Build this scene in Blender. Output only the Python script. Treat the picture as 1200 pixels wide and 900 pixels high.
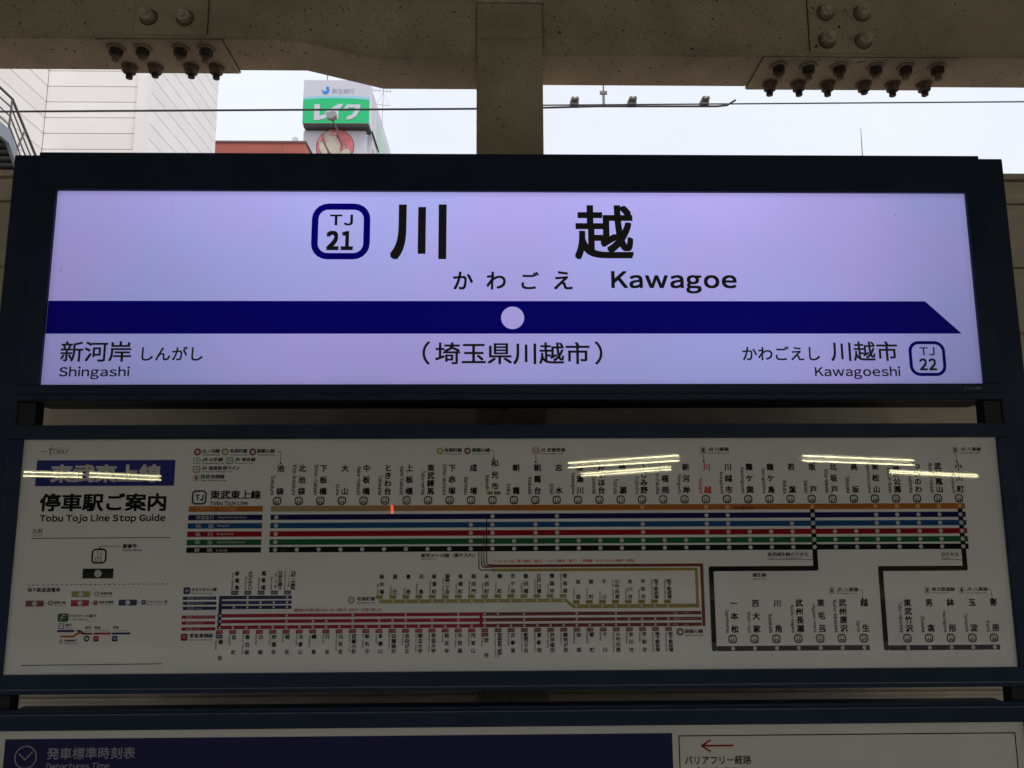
import bpy, bmesh, math, random
from mathutils import Vector, Matrix
random.seed(4)
for o in list(bpy.data.objects): bpy.data.objects.remove(o)
SC = bpy.context.scene
COL = SC.collection
rad = math.radians

# ------------------------------------------------------------------ camera
EYE = Vector((0.0, 0.0, 1.6))
F = 960.0                                   # focal length in pixels of the 1200 px wide photograph
PITCH, YAW, ROLL = rad(9.1538), rad(-1.1019), rad(-0.2513)
def basis():
    r = Vector((1, 0, 0)); f = Vector((0, math.cos(PITCH), math.sin(PITCH))); u = Vector((0, -math.sin(PITCH), math.cos(PITCH)))
    M = Matrix.Rotation(YAW, 3, 'Z'); r, f, u = M @ r, M @ f, M @ u
    return math.cos(ROLL)*r + math.sin(ROLL)*u, f, -math.sin(ROLL)*r + math.cos(ROLL)*u
CR, CF, CU = basis()
cam = bpy.data.cameras.new('camera'); camo = bpy.data.objects.new('camera', cam); COL.objects.link(camo)
cam.sensor_width = 36.0; cam.lens = 36.0*F/1200.0; cam.clip_start = 0.05; cam.clip_end = 3000
camo.matrix_world = Matrix.Translation(EYE) @ Matrix((CR, CU, -CF)).transposed().to_4x4()
SC.camera = camo
# measuring helpers: where a sight line meets a real plane of the place
def ray(px, py): return CF*F + CR*(px-600) + CU*(450-py)
def at(px, py, Y):
    d = ray(px, py); return EYE + d*(Y/d.y)
def at_x(px, py, X):
    d = ray(px, py); return EYE + d*(X/d.x)

# ------------------------------------------------------------------ sky, sun, exposure
w = bpy.data.worlds.new('World'); SC.world = w; w.use_nodes = True
nt = w.node_tree; bg = nt.nodes['Background']
sky = nt.nodes.new('ShaderNodeTexSky'); sky.sky_type = 'NISHITA'; sky.sun_disc = False
sky.sun_elevation = rad(62); sky.sun_rotation = rad(140); sky.dust_density = 3
mx = nt.nodes.new('ShaderNodeMix'); mx.data_type = 'RGBA'; mx.inputs[0].default_value = 0.88
nt.links.new(sky.outputs[0], mx.inputs[6]); mx.inputs[7].default_value = (8.9, 9.35, 10.3, 1)   # overcast cloud
cn = nt.nodes.new('ShaderNodeTexNoise'); cn.inputs['Scale'].default_value = 2.2; cn.inputs['Detail'].default_value = 4   # faint cloud structure
cm = nt.nodes.new('ShaderNodeMapRange'); cm.inputs[1].default_value = .3; cm.inputs[2].default_value = .7; cm.inputs[3].default_value = .93; cm.inputs[4].default_value = 1.05
cs = nt.nodes.new('ShaderNodeVectorMath'); cs.operation = 'SCALE'; nt.links.new(cn.outputs[0], cm.inputs[0]); nt.links.new(mx.outputs[2], cs.inputs[0]); nt.links.new(cm.outputs[0], cs.inputs['Scale'])
nt.links.new(cs.outputs[0], bg.inputs[0]); bg.inputs[1].default_value = 0.1
sl = bpy.data.lights.new('sun', 'SUN'); sl.energy = 1.5; sl.angle = rad(20); sl.color = (1, .96, .9)
so = bpy.data.objects.new('sun', sl); COL.objects.link(so)
az, el = rad(140), rad(62)
sd = Vector((math.sin(az)*math.cos(el), math.cos(az)*math.cos(el), math.sin(el)))
so.rotation_euler = (-sd).to_track_quat('-Z', 'Y').to_euler(); so.location = (0, -10, 30)
SC.view_settings.view_transform = 'Standard'; SC.view_settings.look = 'None'
SC.view_settings.exposure = 0.12; SC.view_settings.gamma = 1.0
SC.view_settings.use_curve_mapping = False

# ------------------------------------------------------------------ materials
MATS = {}
def mat(name, col, rough=.6, metal=0, spec=.5, coat=0, noise=0, nscale=8, emit=None, estr=0, bump=0, bscale=60):
    if name in MATS: return MATS[name]
    m = bpy.data.materials.new(name); m.use_nodes = True; n = m.node_tree; b = n.nodes['Principled BSDF']
    b.inputs['Base Color'].default_value = (*col, 1); b.inputs['Roughness'].default_value = rough
    b.inputs['Metallic'].default_value = metal; b.inputs['Specular IOR Level'].default_value = spec
    if coat: b.inputs['Coat Weight'].default_value = coat; b.inputs['Coat Roughness'].default_value = .03
    if emit: b.inputs['Emission Color'].default_value = (*emit, 1); b.inputs['Emission Strength'].default_value = estr
    if noise or bump:
        tc = n.nodes.new('ShaderNodeTexCoord')
    if noise:
        nz = n.nodes.new('ShaderNodeTexNoise'); nz.inputs['Scale'].default_value = nscale; nz.inputs['Detail'].default_value = 6
        n.links.new(tc.outputs['Object'], nz.inputs['Vector'])
        mr = n.nodes.new('ShaderNodeMapRange'); mr.inputs[1].default_value = .3; mr.inputs[2].default_value = .7
        mr.inputs[3].default_value = 1-noise; mr.inputs[4].default_value = 1+noise
        n.links.new(nz.outputs[0], mr.inputs[0])
        vm = n.nodes.new('ShaderNodeVectorMath'); vm.operation = 'SCALE'; vm.inputs[0].default_value = col
        n.links.new(mr.outputs[0], vm.inputs['Scale']); n.links.new(vm.outputs[0], b.inputs['Base Color'])
    if bump:
        nb = n.nodes.new('ShaderNodeTexNoise'); nb.inputs['Scale'].default_value = bscale; nb.inputs['Detail'].default_value = 4
        n.links.new(tc.outputs['Object'], nb.inputs['Vector'])
        bp = n.nodes.new('ShaderNodeBump'); bp.inputs['Strength'].default_value = bump; bp.inputs['Distance'].default_value = .004
        n.links.new(nb.outputs[0], bp.inputs['Height']); n.links.new(bp.outputs[0], b.inputs['Normal'])
    MATS[name] = m; return m

def speckled(name, col, dark=(.035, .028, .02), amount=.5, rust=.0, scale=38):
    """old gloss paint with chips and soot specks"""
    m = bpy.data.materials.new(name); m.use_nodes = True; n = m.node_tree; L = n.links; b = n.nodes['Principled BSDF']
    b.inputs['Roughness'].default_value = .62; b.inputs['Specular IOR Level'].default_value = .35
    tc = n.nodes.new('ShaderNodeTexCoord')
    def noise(sc, det=4, dist=0):
        z = n.nodes.new('ShaderNodeTexNoise'); z.inputs['Scale'].default_value = sc; z.inputs['Detail'].default_value = det
        z.inputs['Distortion'].default_value = dist; L.new(tc.outputs['Object'], z.inputs['Vector']); return z.outputs[0]
    def mapr(s, a, c, d=0, e=1):
        r = n.nodes.new('ShaderNodeMapRange'); L.new(s, r.inputs[0])
        for i, v in zip((1, 2, 3, 4), (a, c, d, e)): r.inputs[i].default_value = v
        return r.outputs[0]
    def mth(op, a, c):
        q = n.nodes.new('ShaderNodeMath'); q.operation = op
        for i, v in enumerate((a, c)):
            if isinstance(v, (int, float)): q.inputs[i].default_value = v
            else: L.new(v, q.inputs[i])
        q.use_clamp = True; return q.outputs[0]
    def spots(sc, lo, hi, tlo, thi):
        # chips: voronoi cells, each with its own size, distorted edge, only where a large noise allows
        v = n.nodes.new('ShaderNodeTexVoronoi'); v.inputs['Scale'].default_value = sc
        ns = n.nodes.new('ShaderNodeTexNoise'); ns.inputs['Scale'].default_value = sc*1.8; L.new(tc.outputs['Object'], ns.inputs['Vector'])
        mm = n.nodes.new('ShaderNodeMix'); mm.data_type = 'RGBA'; mm.blend_type = 'LINEAR_LIGHT'; mm.inputs[0].default_value = .6/sc
        L.new(tc.outputs['Object'], mm.inputs[6]); L.new(ns.outputs[1], mm.inputs[7]); L.new(mm.outputs[2], v.inputs['Vector'])
        sz = n.nodes.new('ShaderNodeSeparateColor'); L.new(v.outputs['Color'], sz.inputs[0])
        r = mapr(sz.outputs[0], 0, 1, lo, hi)
        inside = mapr(mth('SUBTRACT', r, v.outputs['Distance']), 0, .05)
        keep = mapr(sz.outputs[1], tlo, tlo+.01)
        region = mapr(noise(2.3, 3), thi, thi+.1)
        return mth('MULTIPLY', mth('MULTIPLY', inside, keep), region)
    s1 = spots(scale*1.1, .06, .27, .62, .36); s2 = spots(scale*.5, .04, .16, .74, .40); s3 = spots(scale*2.3, .1, .32, .5, .42); s4 = spots(scale*.75, .03, .25, .70, .42)
    s = mth('ADD', mth('ADD', mth('ADD', s1, s2), s4), mth('MULTIPLY', s3, .5)); s = mth('MULTIPLY', s, amount*2)
    var = mapr(noise(3.5, 6), .3, .7, .77, 1.17)
    fine = mapr(noise(90, 3), .3, .7, .9, 1.1)
    vm = n.nodes.new('ShaderNodeVectorMath'); vm.operation = 'SCALE'; vm.inputs[0].default_value = col; L.new(mth('MULTIPLY', var, 1), vm.inputs['Scale'])
    vm2 = n.nodes.new('ShaderNodeVectorMath'); vm2.operation = 'SCALE'; L.new(vm.outputs[0], vm2.inputs[0]); 
    mul = n.nodes.new('ShaderNodeMath'); mul.operation = 'MULTIPLY'; L.new(var, mul.inputs[0]); L.new(fine, mul.inputs[1]); vm.inputs[0].default_value = col
    L.new(mul.outputs[0], vm2.inputs['Scale'])
    for l in list(vm.inputs['Scale'].links): L.remove(l)
    vm.inputs['Scale'].default_value = 1
    mixc = n.nodes.new('ShaderNodeMix'); mixc.data_type = 'RGBA'; L.new(s, mixc.inputs[0]); L.new(vm2.outputs[0], mixc.inputs[6]); mixc.inputs[7].default_value = (*dark, 1)
    L.new(mixc.outputs[2], b.inputs['Base Color'])
    bp = n.nodes.new('ShaderNodeBump'); bp.inputs['Strength'].default_value = .5; bp.inputs['Distance'].default_value = .003
    hh = mth('SUBTRACT', mapr(noise(55, 4), .2, .8, .4, .8), mth('MULTIPLY', s, .4)); L.new(hh, bp.inputs['Height']); L.new(bp.outputs[0], b.inputs['Normal'])
    MATS[name] = m; return m

PAINT = speckled('beam_paint', (.54, .47, .335), amount=.7)
PAINT2 = speckled('bolt_paint', (.46, .39, .29), amount=.8, scale=60)
WSHP = mat('cap_plate_paint', (.62, .56, .44), .5, noise=.25, nscale=25)
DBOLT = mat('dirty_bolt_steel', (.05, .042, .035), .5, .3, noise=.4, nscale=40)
SIDING = mat('siding_paint', (.80, .70, .56), .5, noise=.12, nscale=5, bump=.25, bscale=30)
NAVY = mat('navy_frame_paint', (.024, .040, .074), .42, spec=.13, noise=.12, nscale=6, bump=.06, bscale=120)
NAVY2 = mat('black_bracket_paint', (.006, .006, .008), .6)
GLS = dict(rough=.010, spec=.5)
def ink(name, col): return mat('print_'+name, col, **GLS)
WHT = mat('map_panel_white', (.84, .825, .755), **GLS, noise=.03, nscale=3)
BLK = ink('black', (.012, .011, .010)); GRY = ink('grey', (.06, .055, .05)); PWH = ink('white', (.62, .60, .55))
NVY = ink('navy', (.014, .016, .095)); BLU = ink('blue', (.016, .085, .24)); RED = ink('red', (.33, .010, .014)); GRN = ink('green', (.018, .13, .045))
ORG = ink('orange', (.49, .155, .025)); OCH = ink('ochre', (.36, .29, .08)); BRN = ink('brown', (.20, .045, .025)); CRI = ink('crimson', (.36, .012, .035))
LGR = ink('pale_green', (.25, .42, .2)); PBN = ink('banner_navy', (.03, .035, .22)); TXR = ink('text_red', (.62, .04, .03)); LGO = ink('light_orange', (.75, .45, .2))

def lightbox(name, col, edge=True):
    """print of a backlit sign: light from the lamps inside, a little uneven"""
    m = bpy.data.materials.new(name); m.use_nodes = True; n = m.node_tree; L = n.links; b = n.nodes['Principled BSDF']
    b.inputs['Base Color'].default_value = (*[c*.5 for c in col], 1); b.inputs['Roughness'].default_value = .4; b.inputs['Specular IOR Level'].default_value = .12
    tc = n.nodes.new('ShaderNodeTexCoord'); sp = n.nodes.new('ShaderNodeSeparateXYZ'); L.new(tc.outputs['Object'], sp.inputs[0])
    nz = n.nodes.new('ShaderNodeTexNoise'); nz.inputs['Scale'].default_value = 1.3; nz.inputs['Detail'].default_value = 1; L.new(tc.outputs['Object'], nz.inputs['Vector'])
    def mapr(s, a, c, d, e, interp='SMOOTHSTEP'):
        r = n.nodes.new('ShaderNodeMapRange'); r.interpolation_type = interp; L.new(s, r.inputs[0])
        for i, v in zip((1, 2, 3, 4), (a, c, d, e)): r.inputs[i].default_value = v
        return r.outputs[0]
    def mul(a, c):
        q = n.nodes.new('ShaderNodeMath'); q.operation = 'MULTIPLY'; L.new(a, q.inputs[0]); L.new(c, q.inputs[1]); return q.outputs[0]
    # object space: x -1.56..1.70, z 0.06..0.76 above the sign's lower edge
    k = mapr(sp.outputs[2], .0, .74, .64, 1.03, 'LINEAR')
    k = mul(k, mapr(sp.outputs[2], .758, .735, .80, 1)); k = mul(k, mapr(sp.outputs[2], .056, .085, .85, 1))
    k = mul(k, mapr(sp.outputs[0], -1.7, -.6, .70, 1)); k = mul(k, mapr(sp.outputs[0], 1.72, .8, .62, 1)); k = mul(k, mapr(sp.outputs[0], 1.64, 1.61, .85, 1)); k = mul(k, mapr(sp.outputs[0], -1.625, -1.60, .85, 1))
    k = mul(k, mapr(nz.outputs[0], .3, .7, .95, 1.05))
    hue = n.nodes.new('ShaderNodeMix'); hue.data_type = 'RGBA'
    nz2 = n.nodes.new('ShaderNodeTexNoise'); nz2.inputs['Scale'].default_value = 2.1; L.new(tc.outputs['Object'], nz2.inputs['Vector'])
    L.new(mapr(nz2.outputs[0], .35, .65, 0, 1), hue.inputs[0])
    hue.inputs[6].default_value = (col[0]*1.06, col[1]*.97, col[2]*.99, 1); hue.inputs[7].default_value = (col[0]*.93, col[1]*1.02, col[2]*1.0, 1)
    L.new(hue.outputs[2], b.inputs['Emission Color']); L.new(k, b.inputs['Emission Strength'])
    MATS[name] = m; return m
LBW = lightbox('lightbox_lilac', (.37,.352,.74)); LBN = lightbox('lightbox_navy', (.0010, .0, .105)); LBK = mat('lightbox_black', (.01, .01, .01), .5, spec=.12, emit=(.005, .0045, .004), estr=1)

# ------------------------------------------------------------------ mesh helpers
class MB:
    def __init__(s): s.v = []; s.f = []; s.m = []; s.mats = []
    def mi(s, m):
        if m not in s.mats: s.mats.append(m)
        return s.mats.index(m)
    def add(s, vs, fs, m):
        b = len(s.v); s.v += [tuple(v) for v in vs]; k = s.mi(m)
        for f in fs: s.f.append([b+i for i in f]); s.m.append(k)
    def box(s, x0, x1, y0, y1, z0, z1, m):
        vs = [(x, y, z) for x in (x0, x1) for y in (y0, y1) for z in (z0, z1)]
        s.add(vs, [(0, 1, 3, 2), (4, 6, 7, 5), (0, 4, 5, 1), (2, 3, 7, 6), (0, 2, 6, 4), (1, 5, 7, 3)], m)
    def prism(s, poly, y0, y1, m):                 # poly in (x, z), counter-clockwise seen from -Y
        n = len(poly); vs = [(x, y0, z) for x, z in poly]+[(x, y1, z) for x, z in poly]
        s.add(vs, [tuple(range(n)), tuple(range(2*n-1, n-1, -1))]+[(i, i+n, (i+1) % n+n, (i+1) % n) for i in range(n)], m)
    def rod(s, a, b, r, m, n=8, r2=None):
        a, b = Vector(a), Vector(b); d = (b-a).normalized(); r2 = r if r2 is None else r2
        u = d.orthogonal().normalized(); v = d.cross(u); vs = []
        for c, q in ((a, r), (b, r2)):
            for i in range(n):
                t = 2*math.pi*(i+.5)/n; vs.append(c+u*math.cos(t)*q+v*math.sin(t)*q)
        s.add(vs, [tuple(range(n-1, -1, -1)), tuple(range(n, 2*n))]+[(i, (i+1) % n, (i+1) % n+n, i+n) for i in range(n)], m)
    def build(s, name, parent=None, bevel=0, smooth=False, kind=None):
        me = bpy.data.meshes.new(name)
        off = parent_loc(parent)
        me.from_pydata([(x-off[0], y-off[1], z-off[2]) for x, y, z in s.v], [], s.f)
        for m in s.mats: me.materials.append(m)
        me.polygons.foreach_set('material_index', s.m)
        if smooth: me.polygons.foreach_set('use_smooth', [True]*len(s.f))
        me.update()
        o = bpy.data.objects.new(name, me); COL.objects.link(o); o.parent = parent
        if bevel:
            bv = o.modifiers.new('edge', 'BEVEL'); bv.width = bevel; bv.segments = 2; bv.limit_method = 'ANGLE'
        if kind: o['kind'] = kind
        return o
def parent_loc(p):
    v = Vector((0, 0, 0))
    while p is not None: v = v + p.location; p = p.parent
    return v
def thing(name, label, cat, loc=(0, 0, 0), group=None):
    o = bpy.data.objects.new(name, None); COL.objects.link(o); o.location = loc; o.empty_display_size = .1
    o['label'] = label; o['category'] = cat
    if group: o['group'] = group
    return o
def tag(o, label, cat, group=None):
    o['label'] = label; o['category'] = cat
    if group: o['group'] = group
    return o

# flat print on a board: everything is laid out on the board's own plane
class Print(MB):
    """flat ink on the plane y = D; layer k lies k*0.5 mm in front of it"""
    def __init__(s, D, base=1): super().__init__(); s.D = D; s.base = base
    def Y(s, k): return s.D-.00022*(s.base+k)
    def X(s, px, py): return at(px, py, s.D).x
    def Z(s, px, py): return at(px, py, s.D).z
    def bbox(s, b):
        x0, y0, x1, y1 = b; xm, ym = (x0+x1)/2, (y0+y1)/2
        return s.X(x0, ym), s.X(x1, ym), s.Z(xm, y1), s.Z(xm, y0)
    def poly(s, pts, m, k=0):                      # world x, z
        y = s.Y(k); s.add([(x, y, z) for x, z in pts], [tuple(range(len(pts)))], m)
    def rect(s, x0, x1, z0, z1, m, k=0): s.poly([(x0, z0), (x1, z0), (x1, z1), (x0, z1)], m, k)
    def prect(s, b, m, k=0): x0, x1, z0, z1 = s.bbox(b); s.rect(x0, x1, z0, z1, m, k)
    def disc(s, x, z, r, m, k=0, n=20): s.poly([(x+r*math.cos(2*math.pi*i/n), z+r*math.sin(2*math.pi*i/n)) for i in range(n)], m, k)
    def ring(s, x, z, r, t, m, k=0, n=28):
        y = s.Y(k); vs = []
        for i in range(n):
            a = 2*math.pi*i/n
            for q in (r, r-t): vs.append((x+q*math.cos(a), y, z+q*math.sin(a)))
        s.add(vs, [(2*i, 2*((i+1) % n), 2*((i+1) % n)+1, 2*i+1) for i in range(n)], m)
    def line(s, pts, t, m, k=0):
        for (ax, az), (bx, bz) in zip(pts, pts[1:]):
            d = Vector((bx-ax, bz-az)); L = d.length
            if L < 1e-6: continue
            d /= L; q = Vector((-d.y, d.x))*t/2; e = d*t/2*(.98 if len(pts) > 2 else 0)
            s.poly([(ax-q.x-e.x, az-q.y-e.y), (bx-q.x+e.x, bz-q.y+e.y), (bx+q.x+e.x, bz+q.y+e.y), (ax+q.x-e.x, az+q.y-e.y)], m, k)
    def rrect(s, x0, x1, z0, z1, r, t, m, fill=None, k=0):
        def loop(g):
            o = []; rr = max(r-g, .0001)
            for cx, cz, a0 in ((x1-g-rr, z1-g-rr, 0), (x0+g+rr, z1-g-rr, 90), (x0+g+rr, z0+g+rr, 180), (x1-g-rr, z0+g+rr, 270)):
                for i in range(6): a = rad(a0+18*i); o.append((cx+rr*math.cos(a), cz+rr*math.sin(a)))
            return o
        A, B = loop(0), loop(t); n = len(A)
        if t > 0:
            y = s.Y(k); s.add([(x, y, z) for x, z in A]+[(x, y, z) for x, z in B], [(i, (i+1) % n, (i+1) % n+n, i+n) for i in range(n)], m)
        if fill: s.poly(B, fill, k)
    def glyphs(s, txt, wt=0, res=3):
        key = (txt, wt, res)
        if key not in GC and len(txt) > 1 and any('!' <= ch <= '~' for ch in txt):
            # latin letters: wide-cell sans glyphs set one by one with even gaps
            V, FF, pen, prev, prevch = [], [], 0.0, False, ' '
            for ch in txt:
                if ch in ' 　': pen += .27 if ch == ' ' else .8; prev = False; continue
                a = '!' <= ch <= '~'
                gv, gf = s.glyphs(chr(ord(ch)+0xFEE0) if a else ch, wt, res)
                x0 = min(v[0] for v in gv); x1 = max(v[0] for v in gv); b0 = len(V)
                if ch == 'j': pen -= .17
                elif prevch in 'TFrKt' and ch in 'aoesp': pen -= .04
                dx = pen-x0+(.04 if a else .05)
                V += [(v[0]+dx, v[1], v[2]) for v in gv]; FF += [tuple(b0+q for q in f) for f in gf]
                pen += x1-x0+(.09 if a else .10); prevch = ch
            GC[key] = (V, FF)
        if key not in GC:
            if len(txt) == 1 and '!' <= txt <= '~': txt = chr(ord(txt)+0xFEE0)
            c = bpy.data.curves.new('t', 'FONT'); c.body = txt; c.resolution_u = res
            o = bpy.data.objects.new('t', c); me = bpy.data.meshes.new_from_object(o)
            V0 = [tuple(v.co[:2]) for v in me.vertices]; F0 = [tuple(p.vertices) for p in me.polygons]
            if wt > .004 and V0:          # heavier weight: the letter printed again a hair to each side
                V1, F1 = [(x, y, 0) for x, y in V0], list(F0)
                offs = [(-1, -1), (1, -1), (1, 1), (-1, 1)]+([(0, 1), (0, -1), (1, 0), (-1, 0)] if wt >= .019 and res > 3 else [])
                for j, (ox, oy) in enumerate(offs):
                    b0 = len(V1)
                    V1 += [(x+ox*wt, y+oy*wt, j+1) for x, y in V0]; F1 += [tuple(b0+q for q in f) for f in F0]
                V0, F0 = V1, F1
            else: V0 = [(x, y, 0) for x, y in V0]
            GC[key] = (V0, F0)
            bpy.data.objects.remove(o); bpy.data.meshes.remove(me); bpy.data.curves.remove(c)
        return GC[key]
    def text(s, txt, box, m, wt=.012, k=0, rot=False, slant=0, res=3):
        """fit the text's inked area to a rectangle given on the board"""
        vs, fs = s.glyphs(txt, wt, res)
        if not vs: return
        x0, x1, z0, z1 = s.bbox(box) if len(box) == 4 else box[:4]
        s.fit(vs, fs, x0, x1, z0, z1, m, k, rot, slant)
    def fit(s, vs, fs, x0, x1, z0, z1, m, k=0, rot=False, slant=0):
        if rot: vs = [(v[1], -v[0], v[2]) for v in vs]
        if slant: vs = [(v[0]+v[1]*slant, v[1], v[2]) for v in vs]
        a0 = min(v[0] for v in vs); a1 = max(v[0] for v in vs); b0 = min(v[1] for v in vs); b1 = max(v[1] for v in vs)
        sx = (x1-x0)/max(a1-a0, 1e-6); sz = (z1-z0)/max(b1-b0, 1e-6); y = s.Y(k)
        s.add([(x0+(v[0]-a0)*sx, y+v[2]*1e-5, z0+(v[1]-b0)*sz) for v in vs], fs, m)
    def char(s, ch, cx, cz, em, m, wt=.012, k=0, sq=1.0, res=2):
        vs, fs = s.glyphs(ch, wt, res); y = s.Y(k)
        s.add([(cx+(v[0]-.5)*em, y+v[2]*1e-5, cz+(v[1]-.37)*em*sq) for v in vs], fs, m)
GC = {}

# ------------------------------------------------------------------ ground and platform (setting)
g = MB(); g.box(-400, 400, -400, 800, -1.6, -1.5, mat('ballast_ground', (.24, .175, .14), .9, noise=.3, nscale=3, bump=.6, bscale=8)); g.build('ground', kind='structure')
g = MB(); g.box(-40, 40, -5.2, 4.4, -1.496, 0, mat('platform_paving', (.36, .345, .315), .75, noise=.12, nscale=2, bump=.2)); g.build('platform', kind='structure')
g = MB(); g.box(-40, 40, -30, -10.5, -1.496, 0, MATS['platform_paving']); g.build('opposite_platform', kind='structure')

# ------------------------------------------------------------------ roofs and lamps over the platforms
ROOF = mat('roof_sheet', (.55, .53, .48), .7, noise=.1, nscale=2)
r = thing('platform_roof', 'pale sheet roof resting on the beams over the platform', 'roof', (0, 0, 4.45))
g = MB(); g.box(-40, 40, -6.0, 4.4, 4.45, 4.52, ROOF); g.build('roof_deck', r)
g = MB()
for y in (-5.6, -3.3, -1.2, .9, 4.0): g.box(-40, 40, y-.05, y+.05, 4.28, 4.448, ROOF)
g.build('purlins', r)
r = thing('opposite_roof', 'sheet roof over the opposite platform behind the viewer', 'roof', (0, -20, 3.9))
g = MB(); g.box(-40, 40, -29, -12.3, 3.9, 4.0, ROOF); g.build('roof_deck', r)
for x in (-20, -8, 8, 20):
    g = MB(); g.box(x-.12, x+.12, -26.1, -25.9, 0, 3.898, ROOF); g.build('column', r)
r = thing('station_building', 'dark clad station building behind the opposite platform', 'building', (0, -30, -1.5))
g = MB(); g.box(-60, 60, -31, -30.02, -1.49, 9, mat('dark_cladding', (.13, .125, .115), .8, noise=.2, nscale=.8)); g.build('wall', r)

TUBE = mat('lit_tube', (1, 1, .9), .5, emit=(1.0, .94, .56), estr=32)
HOUS = mat('lamp_housing', (.6, .6, .58), .5)
def lamp(e0, e1, label, h=1.25, gap=.11):
    """twin-tube lamp seen mirrored in the glossy route map: both ends found by reflecting the sight line in the board"""
    ends = []
    for px, py in (e0, e1):
        q = at(px, py, 2.78); d = q-EYE; d.y = -d.y; t = (EYE.z+h-q.z)/d.z; ends.append(q+d*t)
    a, b = ends; mid = (a+b)/2
    r = thing('fluorescent_lamp', label, 'lamp', mid, 'twin tube lamps under the opposite roof')
    for dz in (0, -gap):
        g = MB(); g.rod(a+Vector((0, 0, dz)), b+Vector((0, 0, dz)), .0125, TUBE, 10); g.build('tube', r)
    g = MB(); d = (b-a).normalized(); n = Vector((-d.y, d.x, 0)); n = n if n.y < 0 else -n
    o1 = n*.10; vs = []
    for p in (a, b):
        for q, z in ((0, -.13), (0, .06), (1, .06), (1, -.13)): vs.append(p+n*.04+o1*q+Vector((0, 0, z)))
    g.add(vs, [(0, 1, 2, 3), (7, 6, 5, 4), (0, 4, 5, 1), (1, 5, 6, 2), (2, 6, 7, 3), (3, 7, 4, 0)], HOUS); g.build('housing', r)
    g = MB()
    for p in (a.lerp(b, .2), a.lerp(b, .8)): g.rod(p+n*.08+Vector((0, 0, .06)), Vector((p.x, p.y, 3.9))+n*.08, .01, HOUS, 6)
    g.build('hanger', r)
lamp((27, 553), (97, 554.8), 'lit twin tube lamp mirrored over the first characters of the map title')
lamp((105, 554.2), (189, 558.3), 'lit twin tube lamp mirrored over the last characters of the map title')
lamp((666, 542.7), (795, 533.7), 'lit twin tube lamp, upper of the pair mirrored above the station names Tsuruse and Fujimino')
lamp((681, 555), (786, 547), 'lit twin tube lamp, lower of the pair mirrored across the station names Tsuruse and Fujimino', gap=.07)
lamp((941, 534), (1071, 539.5), 'lit twin tube lamp, upper of the pair mirrored above the station names Takasaka and Higashi-Matsuyama')
lamp((1043, 551.5), (1146, 556.5), 'lit twin tube lamp mirrored across the last station names at the map end', gap=.06)
# red signal lamp mirrored in the orange line
q = at(459.5, 597, 2.78); d = q-EYE; d.y = -d.y; p = q+d*((14.8)/abs(d.y))
r = thing('signal_lamp', 'small lit red lamp bar on a thin post across the tracks', 'signal lamp', (p.x, p.y, 0))
g = MB(); g.box(p.x-.022, p.x+.022, p.y-.02, p.y+.02, p.z-.085, p.z+.085, mat('lit_red', (.8, .02, .02), .4, emit=(1, .06, .05), estr=22)); g.build('lens', r)
g = MB(); g.box(p.x-.05, p.x+.05, p.y-.08, p.y-.022, 0, p.z+.12, NAVY2); g.build('post', r)

# ------------------------------------------------------------------ column and beams
YF, YB = 3.40, 3.66
r = thing('steel_column', 'beige painted column with chipped speckled paint behind the station name sign', 'column', (.061, 3.53, 0))
g = MB(); g.box(-.0865, .2085, YF-.025, YB+.012, 0.002, 3.885, PAINT); g.build('shaft', r, bevel=.006)
g = MB(); g.box(-.07, .19, YF+.05, YB-.01, 3.898, 4.27, PAINT); g.build('head', r)
g = MB(); g.box(-.0885, .2105, YF-.032, YB+.014, 3.8855, 3.8975, WSHP); g.build('cap_plate', r, bevel=.003)
g = MB()   # weld seams ringing the column near its top
for z, x0, x1, t in ((3.712, -.082, .205, .0035), (3.702, -.05, .10, .003), (3.69, .05, .14, .003)):
    pts = []; n = 16
    for i in range(n+1): pts.append((x0+(x1-x0)*i/n, z+random.uniform(-.004, .004)))
    for (ax, az_), (bx, bz_) in zip(pts, pts[1:]): g.rod((ax, YF-.0255, az_), (bx, YF-.0255, bz_), t*random.uniform(.3, .8), MATS['bolt_paint'], 5)
g.build('weld_seam', r)

RUSTB = mat('rusty_bolt', (.20, .145, .105), .7, noise=.35, nscale=45, bump=.4, bscale=140)
WSH = mat('washer_paint', (.27, .22, .155), .6, noise=.25, nscale=50); NUTP = mat('nut_paint', (.62, .55, .43), .32, noise=.2, nscale=40)
def bolt(parent, pos, axis, kind=0):
    """washer, hexagon nut and stud end, bolted on along the axis; kind 0 painted, 1 blackened nut, 2 rusty"""
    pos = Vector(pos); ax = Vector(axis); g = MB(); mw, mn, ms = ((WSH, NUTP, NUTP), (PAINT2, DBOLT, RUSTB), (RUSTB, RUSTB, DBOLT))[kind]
    t = Vector((random.uniform(-.06, .06), random.uniform(-.06, .06), random.uniform(-.06, .06))); a2 = (ax+t).normalized()
    g.rod(pos, pos+ax*.0012, .0405, DBOLT if kind < 2 else PAINT2, 20)                   # rust stain ring under the washer
    g.rod(pos+ax*.0012, pos+ax*.008, .037, mw, 20); g.rod(pos+ax*.008, pos+a2*.034, .0295, mn, 6, .0295)
    g.rod(pos+a2*.034, pos+a2*.038, .0285, mn, 12, .022)
    e = random.uniform(.052, .064)
    for q in range(4):                                                             # threads on the stud
        a, b = .038+(e-.038)*q/4, .038+(e-.038)*(q+1)/4
        g.rod(pos+a2*a, pos+a2*(a+b)/2, .0145, ms, 12, .0165); g.rod(pos+a2*(a+b)/2, pos+a2*b, .0165, ms, 12, .0145)
    return g.build('bolt', parent)

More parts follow.
